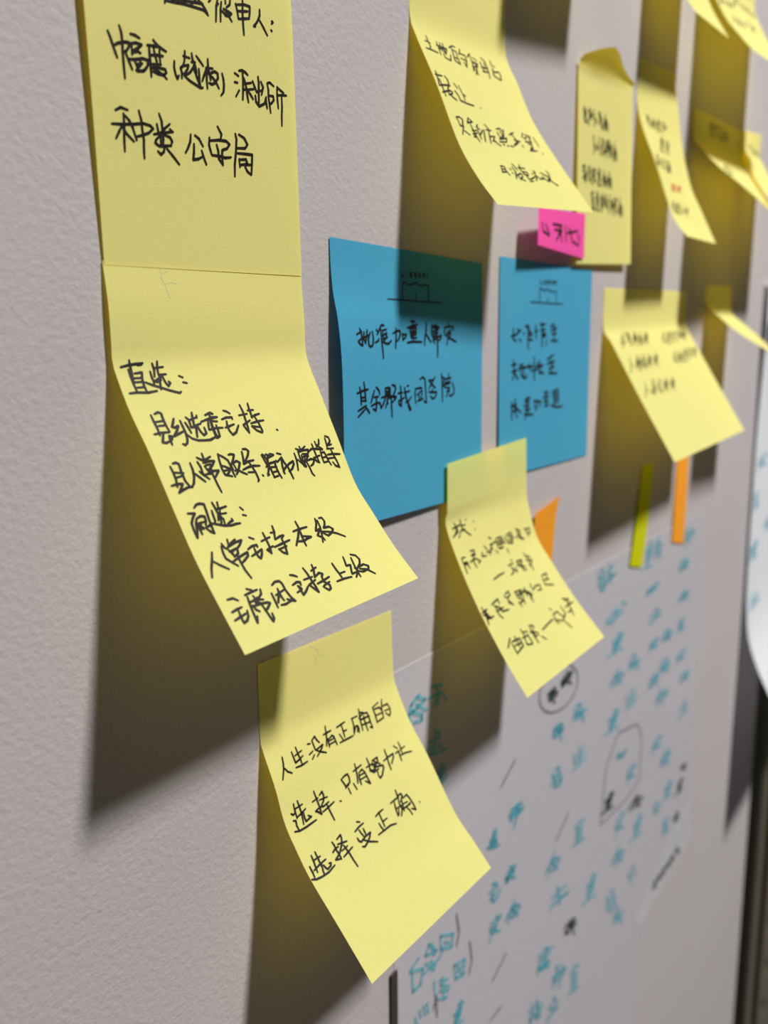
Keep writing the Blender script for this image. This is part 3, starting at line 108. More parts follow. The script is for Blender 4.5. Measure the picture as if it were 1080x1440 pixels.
 'Y3': '65 248 74 264 83 278;87 238 90 256 90 281 92 307;83 276 103 273;97 250 107 265 102 285;78 286 81 301 94 314 115 308 119 291;119 292 121 308 126 320;133 260 148 251 163 249 166 265 159 285 152 292;145 239 147 271 147 294 146 321;174 263 179 291;176 265 193 267 189 279 179 286;202 240 214 262 221 287 220 310 213 323;223 277 243 290 266 305;274 242 285 267 297 300;276 256 303 268 319 274 318 297 307 282;288 246 300 282;300 250 314 294;285 271 310 275;307 293 315 312 340 327 337 301;369 244 371 263 366 282 367 302 371 328;362 268 389 272;363 272 357 291 350 306;374 272 377 288 387 282 397 281 408 287 410 300 398 315 385 316 378 312;379 291 390 297 403 311 415 330;377 286 382 305;203 365 212 389 218 417 218 442 212 457;219 405 235 420 254 437;280 367 281 388 277 402 269 415 261 425 268 427;282 407 296 431 312 461;329 368 328 390 324 409 319 425;339 371 350 383 360 405;337 397 338 424 338 446 350 444 360 438;357 419 364 442 370 463;391 380 394 405;391 380 404 378 405 402;395 390 406 388;397 396 408 395;381 407 398 403 428 406;407 380 408 405;394 405 388 426 381 437 377 424;401 410 395 438;405 408 412 410;413 370 423 374 424 384 419 400 412 407;421 407 426 411 416 422;412 413 414 438 417 465;398 413 402 426;445 371 451 386 454 403 456 420 456 433;442 391 446 406 449 411;468 392 458 399 450 407;436 410 456 408 476 406;469 401 475 407;449 411 441 421 440 426 448 432 473 432;450 410 452 433;459 412 470 416 475 425 473 430;460 434 459 443 453 448 446 442;464 438 479 453 491 468;514 373 516 395 512 416 513 440 517 469;508 401 531 405;510 405 504 427 499 444;518 406 521 423 529 417 537 415 547 422 549 437 539 454 529 456 522 451;523 427 532 434 543 450 553 471;521 421 526 443;64 528 76 535;65 550 74 553;79 573 70 588;76 522 86 521 96 527 103 534;87 526 90 548 91 573 91 597;92 542 97 556 101 573 104 591 107 604;93 571 101 570;101 555 113 554;103 572 123 571;105 575 114 586 121 596;144 522 143 542 138 559 132 573;156 525 169 536 181 556;154 549 155 572 154 592 169 590 180 585;177 567 184 588 192 607;217 524 219 535;200 534 200 554 203 571;202 541 224 536 244 538 239 552;217 558 231 550;209 571 231 561 229 574 218 584 213 608;215 578 235 585 261 597;211 562 218 582;282 527 293 525 301 530;269 552 290 544 313 540;291 527 295 563 296 603;281 556 286 587;283 556 306 552 307 579 286 585;286 567 306 565;286 576 307 574;289 593 310 592;272 610 296 607 332 609;360 527 362 546 358 565 359 586 363 613;354 552 380 555;355 555 349 575 342 590;365 556 368 571 378 566 388 564 399 570 401 584 389 599 377 600 369 596;371 575 381 581 394 595 405 614;368 569 374 589;434 528 436 548 432 567 432 588 436 615;427 553 454 557;429 557 422 576 415 592;439 557 442 573 452 567 462 566 474 572 475 586 463 601 451 603 443 599;445 577 455 583 468 597 480 616;442 571 448 591;184 659 197 653 216 649;209 655 215 654;196 641 200 669 204 700;196 666 199 684 205 707 211 731;205 678 216 675 217 694 220 712 227 735;205 691 216 691;206 704 219 702;210 718 220 718;200 735 211 732 227 734 240 729;259 646 270 644 276 649;248 673 266 664 287 660;268 646 271 685 272 730;258 678 263 712;260 678 281 674 282 703 263 710;263 690 282 688;263 700 282 698;266 719 285 718;251 738 273 735 305 738;328 659 313 679;314 680 323 710 330 742;318 686 334 678 343 692 349 722;326 710 343 700;330 738 349 722;340 646 341 676 343 692;342 676 359 666 368 683 370 702 368 715 356 704;351 694 364 688;383 648 406 666 421 694 432 722 439 748;379 665 393 693 408 717;389 693 426 702;399 712 427 718;402 674 412 701;448 651 462 655;451 684 463 668 474 688 486 705 497 728 507 751;463 671 468 699 475 727 477 730;472 721 479 708 491 691 503 684 507 695 501 714 492 722;447 678 449 684;534 654 536 667;517 666 517 689 520 709;519 673 542 668 562 671 557 688;534 694 548 685;526 709 549 698 546 713 535 725 530 752;532 717 552 726 579 741;528 699 535 722;607 657 609 679 605 701 606 726 609 757;601 686 627 690;602 690 595 712 589 730;612 691 615 709 624 702 634 700 645 708 647 724 635 741 623 743 616 738;617 713 627 720 640 737 652 759;615 706 620 729',
 'Y4': '126 294 127 316 123 345;122 306 147 317 163 323 149 343 145 330;141 298 137 329;153 302 147 340;126 319 152 324;139 339 137 356 156 370 169 348;235 301 229 317 214 333 204 350 192 373;216 321 245 326;216 325 198 340 181 352;228 325 223 338 237 334 250 334 260 339 255 351 232 363 216 363 210 359;224 342 233 347 240 360 243 376;224 337 220 353;313 309 328 308 335 312;286 328 315 323 346 321;324 309 312 339 292 373;298 332 289 359;301 332 332 331 320 353 290 357;299 342 326 342;295 349 322 349;289 364 316 364;257 377 290 377 335 381;377 329 401 323 421 322 418 336 399 354 385 359;402 313 390 341 377 361 361 384;430 335 423 360;431 337 454 340 442 350 425 355;308 414 326 414 331 420;265 441 302 434 339 433;320 416 290 456 247 502;278 446 252 482;281 447 318 445 291 476 254 480;273 460 305 460;264 470 295 471;249 489 280 491;204 507 242 507 294 514;417 425 410 437;383 434 363 456 350 476;379 441 418 439 446 445 425 460;384 463 414 456;358 477 404 468 386 483 358 493 323 520;360 485 384 496 412 514;371 467 360 491;71 551 79 560;45 573 55 577;41 597 9 610;96 547 111 547 119 555 121 562;108 552 86 574 58 599 30 622;96 568 87 583 74 600 58 617 48 630;63 597 78 597;95 582 115 583;79 599 111 600;78 602 79 613 78 624;198 556 175 574 148 590 123 603;213 560 221 572 218 592;185 582 159 605 136 623 161 623 184 620;199 603 188 623 179 642;280 564 262 586 238 617 226 638 245 645;280 565 287 575 289 588 278 607 265 626 252 648;250 605 258 611 264 619 249 630 228 641;235 624 259 621;311 569 320 567 328 570 311 585 279 608;283 605 272 622;296 599 314 593 320 598 301 614 279 630 264 640;294 601 282 623;287 623 290 634 300 642;273 627 289 623;116 835 96 852 74 866 53 877;128 838 132 848 126 865;103 858 80 878 60 894 78 893 96 889;110 875 98 892 86 909;193 841 209 840 212 844;153 861 185 855 215 853;204 841 172 871 132 905;163 865 138 891;166 865 196 863 169 885 140 889;157 874 182 874;149 882 174 881;135 896 158 896;98 909 127 908 165 912;261 842 251 862 231 884 205 904 181 915;245 875 254 887 262 902;350 847 339 869 320 897 303 923;292 888 342 875 395 865 382 877 337 901',
 'Y4red': '243 716 265 715 275 717;204 729 245 725 289 723;260 716 242 735 217 756;222 731 210 748;226 731 269 729 252 744 212 747;223 737 261 736;217 742 255 741;211 751 248 751;171 760 214 759 275 760;383 716 378 722;344 721 328 732 321 742;342 725 388 722 425 724 404 732;357 735 390 730;332 742 382 736 367 744 338 749 311 762;338 746 370 750 409 757;343 737 340 748',
 'N5': '271 266 214 291 155 320;305 253 313 266 293 284;218 297 261 295;236 297 200 326 155 353 141 346;140 333 198 323 238 322;225 304 200 326;357 253 323 285 275 326;335 271 347 285 356 293 310 322 321 304;370 258 312 304;381 262 312 317;315 290 340 295;302 317 282 339 293 356 331 326;459 260 478 254 485 260;467 266 428 291 388 317 353 343;407 288 425 289 453 290 474 288 482 293 478 299 456 308 437 312 420 315;414 295 394 306 370 318;416 296 404 310 398 325;464 271 455 282 436 297 409 322;508 261 483 281 454 299 426 321 397 342 376 358;595 255 561 279 513 303 476 329 438 359;535 286 567 290;529 291 482 315 445 333;543 291 517 310 542 304 560 302 566 309 544 325 500 343 479 345 474 340;514 315 518 322 513 338 500 360;521 308 494 331;692 256 678 272 648 292 622 311 598 326;650 278 627 295 623 302;699 278 664 288 631 297;602 300 642 297 683 295;680 290 680 296;623 302 592 312 581 318 585 324 633 324;627 300 591 325;641 302 653 307 649 316 636 322;605 326 588 336 569 341 566 335;607 330 608 347 608 362;1031 272 992 294 954 313 920 328;1046 275 1046 286 1029 307;998 301 959 326 925 347 951 344 978 338;1002 320 980 342 961 361;1136 273 1158 271 1161 275;1069 301 1117 291 1161 286;1150 273 1092 311 1027 353;1081 305 1038 337;1085 304 1128 299 1084 327 1041 335;1070 316 1106 313;1055 325 1092 323;1033 343 1067 341;978 361 1020 357 1074 358;1261 269 1244 281;1214 282 1176 303 1151 322;1204 289 1252 282 1281 284 1246 300;1197 307 1236 298;1161 322 1217 310 1190 324 1153 335 1104 360;1159 328 1181 335 1203 347;1180 312 1157 333;1308 292 1351 281 1381 278 1355 297 1304 320 1279 328;1368 268 1310 305 1267 331 1218 360;1374 294 1330 325;1372 296 1400 297 1368 312 1339 320;1487 266 1475 280 1451 298 1428 314 1405 327;1447 286 1431 301 1428 306;1501 285 1467 294 1436 302;1405 305 1448 302 1492 299;1486 295 1490 300;1428 306 1396 316 1385 321 1391 326 1443 325;1432 305 1398 327;1447 306 1462 310 1460 318 1447 323;1413 327 1395 336 1374 342 1371 336;1415 331 1419 345 1420 359;163 423 145 448 116 477 79 504 47 520;135 465 145 479 156 496;274 426 294 420 303 425;284 431 255 454 221 479 188 504;231 452 250 453 281 452 303 450 314 454 314 459 292 468 272 473 255 476;243 458 225 468 202 480;245 458 237 472 234 485;282 436 279 445 268 459 245 483;328 425 309 443 288 460 263 481 235 502 214 517;390 417 379 430 332 462 287 490 250 517;408 418 427 427 424 442 398 450 349 452;339 464 380 464 417 466 383 488 346 513;346 513 335 505 337 494;329 476 308 495;329 478 366 477 361 487 316 491;323 489 380 489;527 413 516 428 493 448 470 465 448 480;488 435 472 451 470 457;541 434 508 443 477 452;447 456 489 452 532 449;526 444 530 450;470 457 439 467 428 473 434 479 485 477;473 455 441 480;489 456 503 460 501 469 488 475;455 480 438 490 418 496 415 490;458 484 461 499 463 514;651 410 639 425 615 445 592 463 569 478;610 432 594 448 591 454;666 431 631 440 599 450;568 453 611 449 656 446;650 441 654 447;591 454 559 465 548 471 554 476 607 475;595 453 561 478;611 454 626 458 623 466 610 473;576 477 558 488 537 494 534 488;579 482 582 498 583 513;1044 422 1007 444 968 463 932 479;1060 423 1062 434 1047 455;1014 450 973 476 936 497 964 494 993 487;1019 468 994 491 974 510;1172 416 1140 437 1098 458 1061 481 1021 508;1116 444 1153 445;1111 448 1065 469 1027 486;1127 447 1104 464 1130 457 1149 454 1157 459 1135 474 1089 491 1066 494 1060 490;1101 468 1107 473 1103 487 1089 506;1107 461 1082 482;1279 413 1303 409 1307 414;1208 442 1260 431 1309 424;1295 412 1234 451 1162 495;1222 445 1174 479;1226 445 1274 438 1225 468 1178 477;1210 457 1250 453;1194 467 1233 463;1168 485 1205 482;1108 505 1154 500 1212 499;1419 404 1401 416;1366 418 1327 440 1299 459;1357 425 1409 417 1442 418 1404 434;1349 444 1392 433;1309 459 1371 445 1341 460 1300 473 1245 500;1307 466 1331 472 1354 484;1331 449 1304 471;1538 398 1524 412 1497 430 1471 447 1446 461;1493 419 1475 434 1471 439;1552 416 1514 426 1480 435;1447 439 1493 434 1541 430;1534 426 1538 431;1471 439 1437 450 1424 456 1431 460 1486 458;1475 438 1438 461;1492 438 1508 442 1504 450 1490 455;1454 461 1434 471 1412 477 1408 471;1456 465 1459 479 1459 492;202 586 185 610 155 639 117 664 84 679;176 627 187 642 199 659;309 594 317 603;270 621 282 624;258 646 215 664;342 587 361 586 368 593 369 601;355 591 321 617 278 647 237 674;335 610 319 627 297 647 272 666 254 682;284 645 303 643;329 625 353 624;303 645 341 643;301 649 298 661 293 673;468 586 431 609 391 630 355 646;486 589 490 602 475 625;439 617 398 645 361 667 391 665 421 659;447 639 423 663 403 685;592 587 580 602 556 620 534 637 511 652;551 607 535 623 532 629;608 608 572 616 540 625;508 627 553 625 599 623;592 618 596 624;532 629 500 639 489 644 496 650 550 650;536 627 503 651;553 629 568 633 566 642 553 648;518 652 500 661 479 667 475 660;521 656 526 672 528 687;724 587 712 602 687 621 664 639 640 653;681 608 665 624 662 630;741 608 704 617 671 626;637 628 684 626 732 624;725 619 729 625;662 630 629 640 617 646 624 651 680 651;666 629 632 653;684 630 700 635 698 644 684 649;648 653 629 663 607 669 603 662;651 658 655 674 657 689',
 'Y6': '426 38 446 36 459 40;409 66 443 56 482 51;442 38 456 77 465 122;430 70 446 105;434 70 474 65 481 95 446 102;441 82 477 80;443 92 480 90;451 111 488 110;424 131 466 127 530 129;561 35 567 47;533 47 536 69 546 89;537 54 578 48 616 50 610 66;569 74 593 64;557 89 596 76 595 91 576 104 570 131;569 96 608 104 659 118;560 79 576 101;662 53 689 46 729 41;714 47 727 46;684 33 699 62 715 95;689 60 701 79 716 102 731 127;711 72 734 68 741 88 750 107 766 131;715 86 737 85;718 99 745 96;728 114 751 113;708 132 733 129 766 130 794 124;830 32 839 54 837 77 843 102 853 133;825 61 875 64;829 66 821 88 811 106;847 66 857 84 874 77 892 74 915 81 922 97 901 115 878 118 863 113;863 88 883 95 910 111 934 133;856 81 871 104;464 376 388 403 307 427 231 448;476 384 456 403 394 437;380 417 270 455 152 492 186 493 237 487;331 454 223 495 65 547;557 396 490 431 382 473 230 519 82 556;438 457 404 485 341 524',
 'Y7': '257 93 282 115 295 145;263 104 322 118 359 126 345 146 330 131;290 98 314 130;319 103 339 142;282 118 339 126;323 141 326 158 354 179 388 153;479 111 483 126 467 141 456 159 423 186;463 129 524 137;465 132 440 147 412 159;488 134 489 148 515 145 540 145 566 152 560 164 512 176 479 176 467 170;493 151 514 158 529 173 524 194;489 146 488 164;647 124 642 139 624 153 597 164;680 128 714 139 744 158;671 147 662 168 638 185 683 186 723 183;727 167 731 187 721 206',
 'N10': '174 541 199 536 207 537;117 566 167 553 217 542;192 538 153 566 105 598;135 565 107 588;139 564 189 554 156 575 109 587;130 572 173 565;120 580 162 572;104 592 145 585;51 611 100 602 166 592;318 517 289 534 255 551 224 564;340 515 352 520 350 533;304 536 273 556 244 573 277 567 307 559;325 545 312 560 302 573;410 513 450 503 501 493;477 500 492 497;463 494 437 514 408 537;430 514 416 527 400 542 384 558;438 520 468 513 447 527 430 540 417 555;422 530 448 525;407 539 440 533;397 549 424 545;353 566 384 559 418 555 457 545;624 468 612 477;571 484 543 501 525 515;566 489 624 476 666 471 633 485;574 499 617 487;537 513 603 496 578 508 538 522 493 544;541 517 576 516 616 518;556 505 541 520;825 378 849 375 858 378;772 399 820 391 869 385;843 377 808 405 759 438;789 401 761 426;794 401 842 396 811 417 764 424;786 409 827 406;775 417 817 414;759 431 799 428;704 447 754 442 819 441;965 371 940 387 908 402 877 414;987 372 1001 379 999 395;954 392 925 412 896 429 928 426 959 420;977 405 963 423 952 439;1058 380 1096 374 1144 369;1121 374 1136 373;1106 365 1084 386 1057 409;1077 384 1064 398 1049 415 1032 433;1085 392 1114 389 1095 403 1078 417 1064 435;1070 402 1096 401;1056 412 1088 409;1046 423 1071 422;1002 437 1032 434 1065 434 1103 428;1261 359 1252 368;1213 370 1186 386 1170 401;1209 375 1263 369 1303 369 1274 381;1217 388 1259 380;1182 400 1245 389 1222 401 1183 411 1137 433;1186 406 1219 410 1257 419;1199 393 1186 409;1416 353 1396 369 1362 386 1334 404 1302 428;1372 374 1423 375;1370 378 1328 395 1292 409;1391 377 1375 390 1403 384 1427 382 1443 386 1427 398 1379 413 1350 416 1340 413;1375 393 1388 398 1395 409 1391 425;1377 389 1362 405;391 633 358 651 320 667 285 680;413 633 423 641 417 657;372 655 334 677 299 695 334 691 366 684;389 669 371 687 352 704;482 640 524 633 578 626;551 632 567 630;540 623 507 645 471 670;501 644 483 658 461 676 438 695;506 652 538 647 512 663 490 677 469 696;487 663 514 660;469 673 503 669;456 685 482 682;404 701 437 696 471 695 513 688;663 614 643 636 610 666;643 627 681 634 706 637 661 660 664 647;688 615 649 648;708 617 660 657;637 640 684 640;645 658 627 674 653 686 696 661;1000 522 963 540 923 556 887 568;1017 527 1020 542 1004 565;970 550 928 574 890 593 918 596 946 594;974 576 947 599 923 620;1116 545 1140 546 1144 553;1046 566 1098 564 1145 567;1132 548 1069 584 992 625;1059 573 1008 606;1063 574 1109 577 1058 604 1012 604;1046 586 1084 591;1029 595 1066 600;1001 613 1035 619;940 624 984 630 1035 644',
 'ink': '4225 -1895 4266 -1898;4262 -1886 4268 -1896;4312 -1884 4275 -1896;4239 -1901 4241 -1925 4261 -1951;4250 -1903 4286 -1898 4334 -1894 4327 -1904 4306 -1914;4271 -1910 4323 -1909;4261 -1915 4262 -1932 4280 -1951;4270 -1920 4320 -1914 4288 -1931;4287 -1914 4276 -1939;4301 -1931 4337 -1925 4369 -1927 4345 -1942 4320 -1949;4291 -1936 4305 -1953 4315 -1974 4330 -1982;4488 -1840 4495 -1856 4488 -1875 4480 -1892 4465 -1906;4453 -1860 4454 -1876 4461 -1882;4559 -1863 4510 -1871 4467 -1878;4413 -1879 4491 -1879 4572 -1879;4550 -1874 4569 -1880;4461 -1882 4421 -1891 4410 -1897 4434 -1903 4534 -1906;4465 -1881 4450 -1905;4499 -1884 4536 -1889 4550 -1899 4536 -1904;4479 -1906 4465 -1916 4437 -1921 4417 -1913;4493 -1911 4533 -1929 4567 -1946;5290 -2984 5338 -2989 5361 -2999;5208 -3003 5298 -3008 5396 -3019;5326 -2990 5295 -3033 5250 -3078;5249 -3015 5232 -3054;5258 -3017 5354 -3028 5323 -3059 5234 -3051;5254 -3031 5339 -3044;5244 -3041 5328 -3054;5235 -3062 5317 -3076;5149 -3069 5245 -3083 5386 -3112;5891 -3247 5869 -3270 5815 -3286 5784 -3309 5761 -3342;5816 -3266 5944 -3300;5817 -3272 5752 -3285 5693 -3293;5867 -3284 5856 -3304 5915 -3309 5969 -3319 6019 -3339 6005 -3356 5917 -3358 5851 -3345 5819 -3332;5863 -3311 5905 -3329 5948 -3360 5978 -3394;5859 -3302 5855 -3329;4588 -3551 4622 -3565 4651 -3576;4647 -3549 4655 -3572 4659 -3585;4727 -3576 4675 -3576 4639 -3581;4583 -3565 4602 -3587 4609 -3614;4639 -3581 4711 -3589 4756 -3598 4726 -3608 4707 -3612;4659 -3594 4709 -3600;4644 -3593 4661 -3609 4689 -3631;4714 -3604 4698 -3621 4702 -3634;4580 -3598 4607 -3616 4662 -3643;4612 -3619 4677 -3626 4725 -3627 4777 -3637 4750 -3645 4727 -3652;4675 -3612 4713 -3622;4693 -3609 4710 -3643 4728 -3678 4748 -3710;7145 -3547 7140 -3553;7080 -3536 7058 -3543 7051 -3553;7079 -3540 7158 -3558 7222 -3577 7190 -3578;7109 -3560 7164 -3570;7070 -3558 7154 -3574 7132 -3577 7085 -3572 7046 -3577;7082 -3566 7141 -3587 7215 -3616;7087 -3557 7087 -3571;7041 -3655 7088 -3658 7110 -3667;6964 -3677 7051 -3678 7145 -3684;7076 -3659 7050 -3702 7010 -3749;7004 -3687 6991 -3726;7013 -3688 7105 -3695 7079 -3727 6993 -3723;7010 -3703 7092 -3711;7002 -3713 7083 -3721;6994 -3734 7074 -3744;6912 -3745 7006 -3754 7142 -3775;6986 -3919 6995 -3936 6991 -3954 6985 -3971 6973 -3984;6957 -3936 6960 -3952 6967 -3959;7053 -3951 7010 -3953 6973 -3956;6923 -3951 6994 -3959 7067 -3969;7046 -3960 7064 -3969;6967 -3959 6932 -3964 6923 -3969 6945 -3978 7036 -3992;6971 -3958 6960 -3982;7002 -3965 7036 -3975 7049 -3986 7037 -3990;6987 -3986 6975 -3995 6950 -3997 6931 -3987;7000 -3993 7038 -4016 7071 -4037',
 'tag': '6454 -4272 6480 -4279 6492 -4286;6410 -4278 6459 -4287 6511 -4301;6473 -4278 6458 -4302 6436 -4328;6433 -4288 6425 -4311;6438 -4290 6489 -4304 6474 -4321 6426 -4310;6436 -4299 6482 -4312;6431 -4304 6477 -4318;6427 -4316 6472 -4331;6381 -4315 6434 -4330 6510 -4357;6581 -4279 6578 -4287;6536 -4274 6522 -4285 6518 -4299;6536 -4279 6590 -4292 6634 -4309 6612 -4314;6557 -4301 6594 -4306;6531 -4303 6588 -4313 6574 -4319 6542 -4317 6516 -4329;6540 -4311 6581 -4330 6632 -4358;6542 -4299 6544 -4316;6646 -4282 6684 -4289 6736 -4303;6713 -4300 6729 -4304;6689 -4282 6682 -4301 6674 -4322;6672 -4296 6670 -4309 6670 -4326 6671 -4344;6689 -4310 6719 -4317 6710 -4329 6707 -4341 6710 -4360;6682 -4318 6709 -4326;6675 -4325 6709 -4335;6676 -4336 6704 -4345;6641 -4337 6672 -4345 6710 -4359 6748 -4367;6823 -4292 6814 -4305 6792 -4314 6779 -4328 6770 -4347;6792 -4303 6848 -4323;6792 -4306 6764 -4313 6739 -4318;6814 -4313 6811 -4325 6836 -4329 6860 -4335 6882 -4347 6876 -4356 6839 -4357 6810 -4349 6796 -4341;6814 -4329 6833 -4340 6853 -4359 6867 -4379;6812 -4324 6811 -4340;6928 -4291 6935 -4304 6932 -4317 6927 -4328 6917 -4335;6905 -4299 6907 -4311 6913 -4317;6980 -4323 6946 -4318 6917 -4315;6878 -4305 6934 -4321 6991 -4338;6975 -4329 6989 -4337;6913 -4317 6885 -4315 6878 -4317 6895 -4327 6966 -4350;6915 -4317 6907 -4332;6940 -4326 6967 -4338 6977 -4347 6967 -4348;6928 -4339 6918 -4343 6899 -4341 6883 -4331;6938 -4345 6967 -4366 6993 -4386;7021 -4294 7041 -4304 7059 -4312;7056 -4297 7061 -4310 7064 -4318;7103 -4317 7073 -4314 7053 -4314;7019 -4301 7031 -4315 7037 -4330;7053 -4314 7095 -4323 7121 -4331 7104 -4335 7094 -4336;7065 -4323 7094 -4329;7056 -4321 7067 -4331 7084 -4346;7097 -4332 7089 -4341 7092 -4348;7019 -4320 7036 -4331 7070 -4350;7039 -4334 7077 -4342 7105 -4346 7135 -4355 7120 -4357 7108 -4359;7075 -4334 7098 -4342;7086 -4333 7097 -4354 7109 -4374 7123 -4393',
 'paperw': '368 1700 357 1720;204 1731 152 1769 139 1800;202 1742 403 1718 569 1710 488 1741;283 1767 420 1742;185 1797 397 1763 345 1790 228 1817 131 1865;218 1806 370 1807 563 1816;227 1779 232 1813;27 2105 138 2085 295 2065;227 2080 274 2074;152 2062 133 2113 114 2170;105 2111 101 2143 104 2182 110 2224;156 2127 247 2115 223 2150 215 2183 227 2222;136 2152 219 2145;118 2175 221 2165;123 2201 206 2194;19 2237 113 2225 228 2220 343 2203;195 2587 294 2583 342 2592;32 2636 216 2620 417 2612;270 2587 214 2657 129 2735;116 2643 88 2703;135 2643 332 2636 275 2689 93 2699;130 2665 304 2663;112 2682 285 2680;95 2714 265 2715;3 2746 120 2743 412 2751;267 3133 304 3174 312 3222 320 3270 345 3312;124 3200 339 3190 547 3184;302 3188 207 3241 76 3298;341 3243 579 3258 445 3267 310 3277 126 3270;317 3232 328 3252;682 2426 703 2460 709 2499 714 2536 713 2566;627 2482 756 2467;778 2499 656 2528 687 2550 713 2566;812 2411 810 2438 818 2464 821 2484;780 2449 871 2441;813 2481 874 2468 954 2457;781 2514 889 2499 994 2489;866 2478 902 2507 930 2546 912 2556 839 2547 783 2529 895 2528',
 'thin': '4560 -1834 4616 -1874 4652 -1917 4662 -1961 4646 -2000 4604 -2031 4543 -2050 4467 -2057 4386 -2050 4305 -2032 4233 -2003 4175 -1968 4136 -1928 4117 -1888 4120 -1850 4145 -1817 4191 -1792 4253 -1777 4327 -1773 4408 -1782 4488 -1803 4560 -1834;5149 -3140 5207 -2756 5422 -2588 5834 -2680 5931 -2813 5939 -3155 5637 -3186 5149 -3140;3675 -2207 3834 -2118;4407 -2878 4585 -2780;3611 -3283 3773 -3218;3597 -3509 3720 -3510;3230 -2659 3255 -2770 3232 -2833;3362 -2886 3386 -3010 3358 -3072;3020 -3034 3045 -2976 3052 -3095',
}

# ---------------------------------------------------------------- materials
def srgb(r, g, b):
    f = lambda c: ((c/255+0.055)/1.055)**2.4 if c > 10 else c/255/12.92
    return (f(r), f(g), f(b), 1)

def new_mat(name):
    m = bpy.data.materials.new(name); m.use_nodes = True
    nt = m.node_tree; nt.nodes.clear()
    out = nt.nodes.new('ShaderNodeOutputMaterial')
    return m, nt, out

def paper_mat(name, front, through, share=0.3, grain=0.05, sheen=0.06):
    """paper: diffuse front, coloured light passing through it, faint fibre grain"""
    m, nt, out = new_mat(name); N = nt.nodes; L = nt.links
    tc = N.new('ShaderNodeTexCoord')
    no = N.new('ShaderNodeTexNoise'); no.inputs['Scale'].default_value = 900; no.inputs['Detail'].default_value = 4
    mp = N.new('ShaderNodeMapping'); mp.inputs['Scale'].default_value = (1, 1, 2.2)
    L.new(tc.outputs['Object'], mp.inputs[0]); L.new(mp.outputs[0], no.inputs['Vector'])
    mx = N.new('ShaderNodeMix'); mx.data_type = 'RGBA'; mx.blend_type = 'MIX'
    mx.inputs[6].default_value = tuple(c*(1-grain) for c in front[:3])+(1,)
    mx.inputs[7].default_value = tuple(min(1, c*(1+grain)) for c in front[:3])+(1,)
    L.new(no.outputs['Fac'], mx.inputs[0])
    bp = N.new('ShaderNodeBump'); bp.inputs['Strength'].default_value = 0.3; bp.inputs['Distance'].default_value = 0.0002
    L.new(no.outputs['Fac'], bp.inputs['Height'])
    d = N.new('ShaderNodeBsdfPrincipled'); d.inputs['Roughness'].default_value = 0.85
    d.inputs['Specular IOR Level'].default_value = sheen
    L.new(mx.outputs[2], d.inputs['Base Color']); L.new(bp.outputs[0], d.inputs['Normal'])
    t = N.new('ShaderNodeBsdfTranslucent'); t.inputs['Color'].default_value = through
    ms = N.new('ShaderNodeMixShader'); ms.inputs[0].default_value = share
    L.new(d.outputs[0], ms.inputs[1]); L.new(t.outputs[0], ms.inputs[2]); L.new(ms.outputs[0], out.inputs[0])
    return m

def plain_mat(name, col, rough=0.5, spec=0.3, metal=0.0, alpha=1.0):
    m, nt, out = new_mat(name); N = nt.nodes; L = nt.links
    tc = N.new('ShaderNodeTexCoord'); no = N.new('ShaderNodeTexNoise'); no.inputs['Scale'].default_value = 260
    L.new(tc.outputs['Object'], no.inputs['Vector'])
    mx = N.new('ShaderNodeMix'); mx.data_type = 'RGBA'
    mx.inputs[6].default_value = tuple(c*0.93 for c in col[:3])+(1,); mx.inputs[7].default_value = tuple(min(1, c*1.07) for c in col[:3])+(1,)
    L.new(no.outputs['Fac'], mx.inputs[0])
    d = N.new('ShaderNodeBsdfPrincipled'); d.inputs['Roughness'].default_value = rough
    d.inputs['Specular IOR Level'].default_value = spec; d.inputs['Metallic'].default_value = metal
    d.inputs['Alpha'].default_value = alpha
    L.new(mx.outputs[2], d.inputs['Base Color']); L.new(d.outputs[0], out.inputs[0])
    return m

def wall_mat():
    m, nt, out = new_mat('painted_wall'); N = nt.nodes; L = nt.links
    tc = N.new('ShaderNodeTexCoord')
    n1 = N.new('ShaderNodeTexNoise'); n1.inputs['Scale'].default_value = 470; n1.inputs['Detail'].default_value = 3; n1.inputs['Roughness'].default_value = 0.55
    n2 = N.new('ShaderNodeTexNoise'); n2.inputs['Scale'].default_value = 1300; n2.inputs['Detail'].default_value = 2
    n3 = N.new('ShaderNodeTexNoise'); n3.inputs['Scale'].default_value = 9; n3.inputs['Detail'].default_value = 3
    for n in (n1, n2, n3): L.new(tc.outputs['Object'], n.inputs['Vector'])
    mx = N.new('ShaderNodeMix'); mx.data_type = 'RGBA'
    mx.inputs[6].default_value = (0.450, 0.417, 0.435, 1); mx.inputs[7].default_value = (0.468, 0.45, 0.452, 1)
    L.new(n3.outputs['Fac'], mx.inputs[0])
    b1 = N.new('ShaderNodeBump'); b1.inputs['Strength'].default_value = 0.9; b1.inputs['Distance'].default_value = 0.00035
    b2 = N.new('ShaderNodeBump'); b2.inputs['Strength'].default_value = 0.35; b2.inputs['Distance'].default_value = 0.0001
    L.new(n1.outputs['Fac'], b1.inputs['Height']); L.new(n2.outputs['Fac'], b2.inputs['Height']); L.new(b1.outputs[0], b2.inputs['Normal'])
    d = N.new('ShaderNodeBsdfPrincipled'); d.inputs['Roughness'].default_value = 0.6; d.inputs['Specular IOR Level'].default_value = 0.25
    L.new(mx.outputs[2], d.inputs['Base Color']); L.new(b2.outputs[0], d.inputs['Normal']); L.new(d.outputs[0], out.inputs[0])
    return m

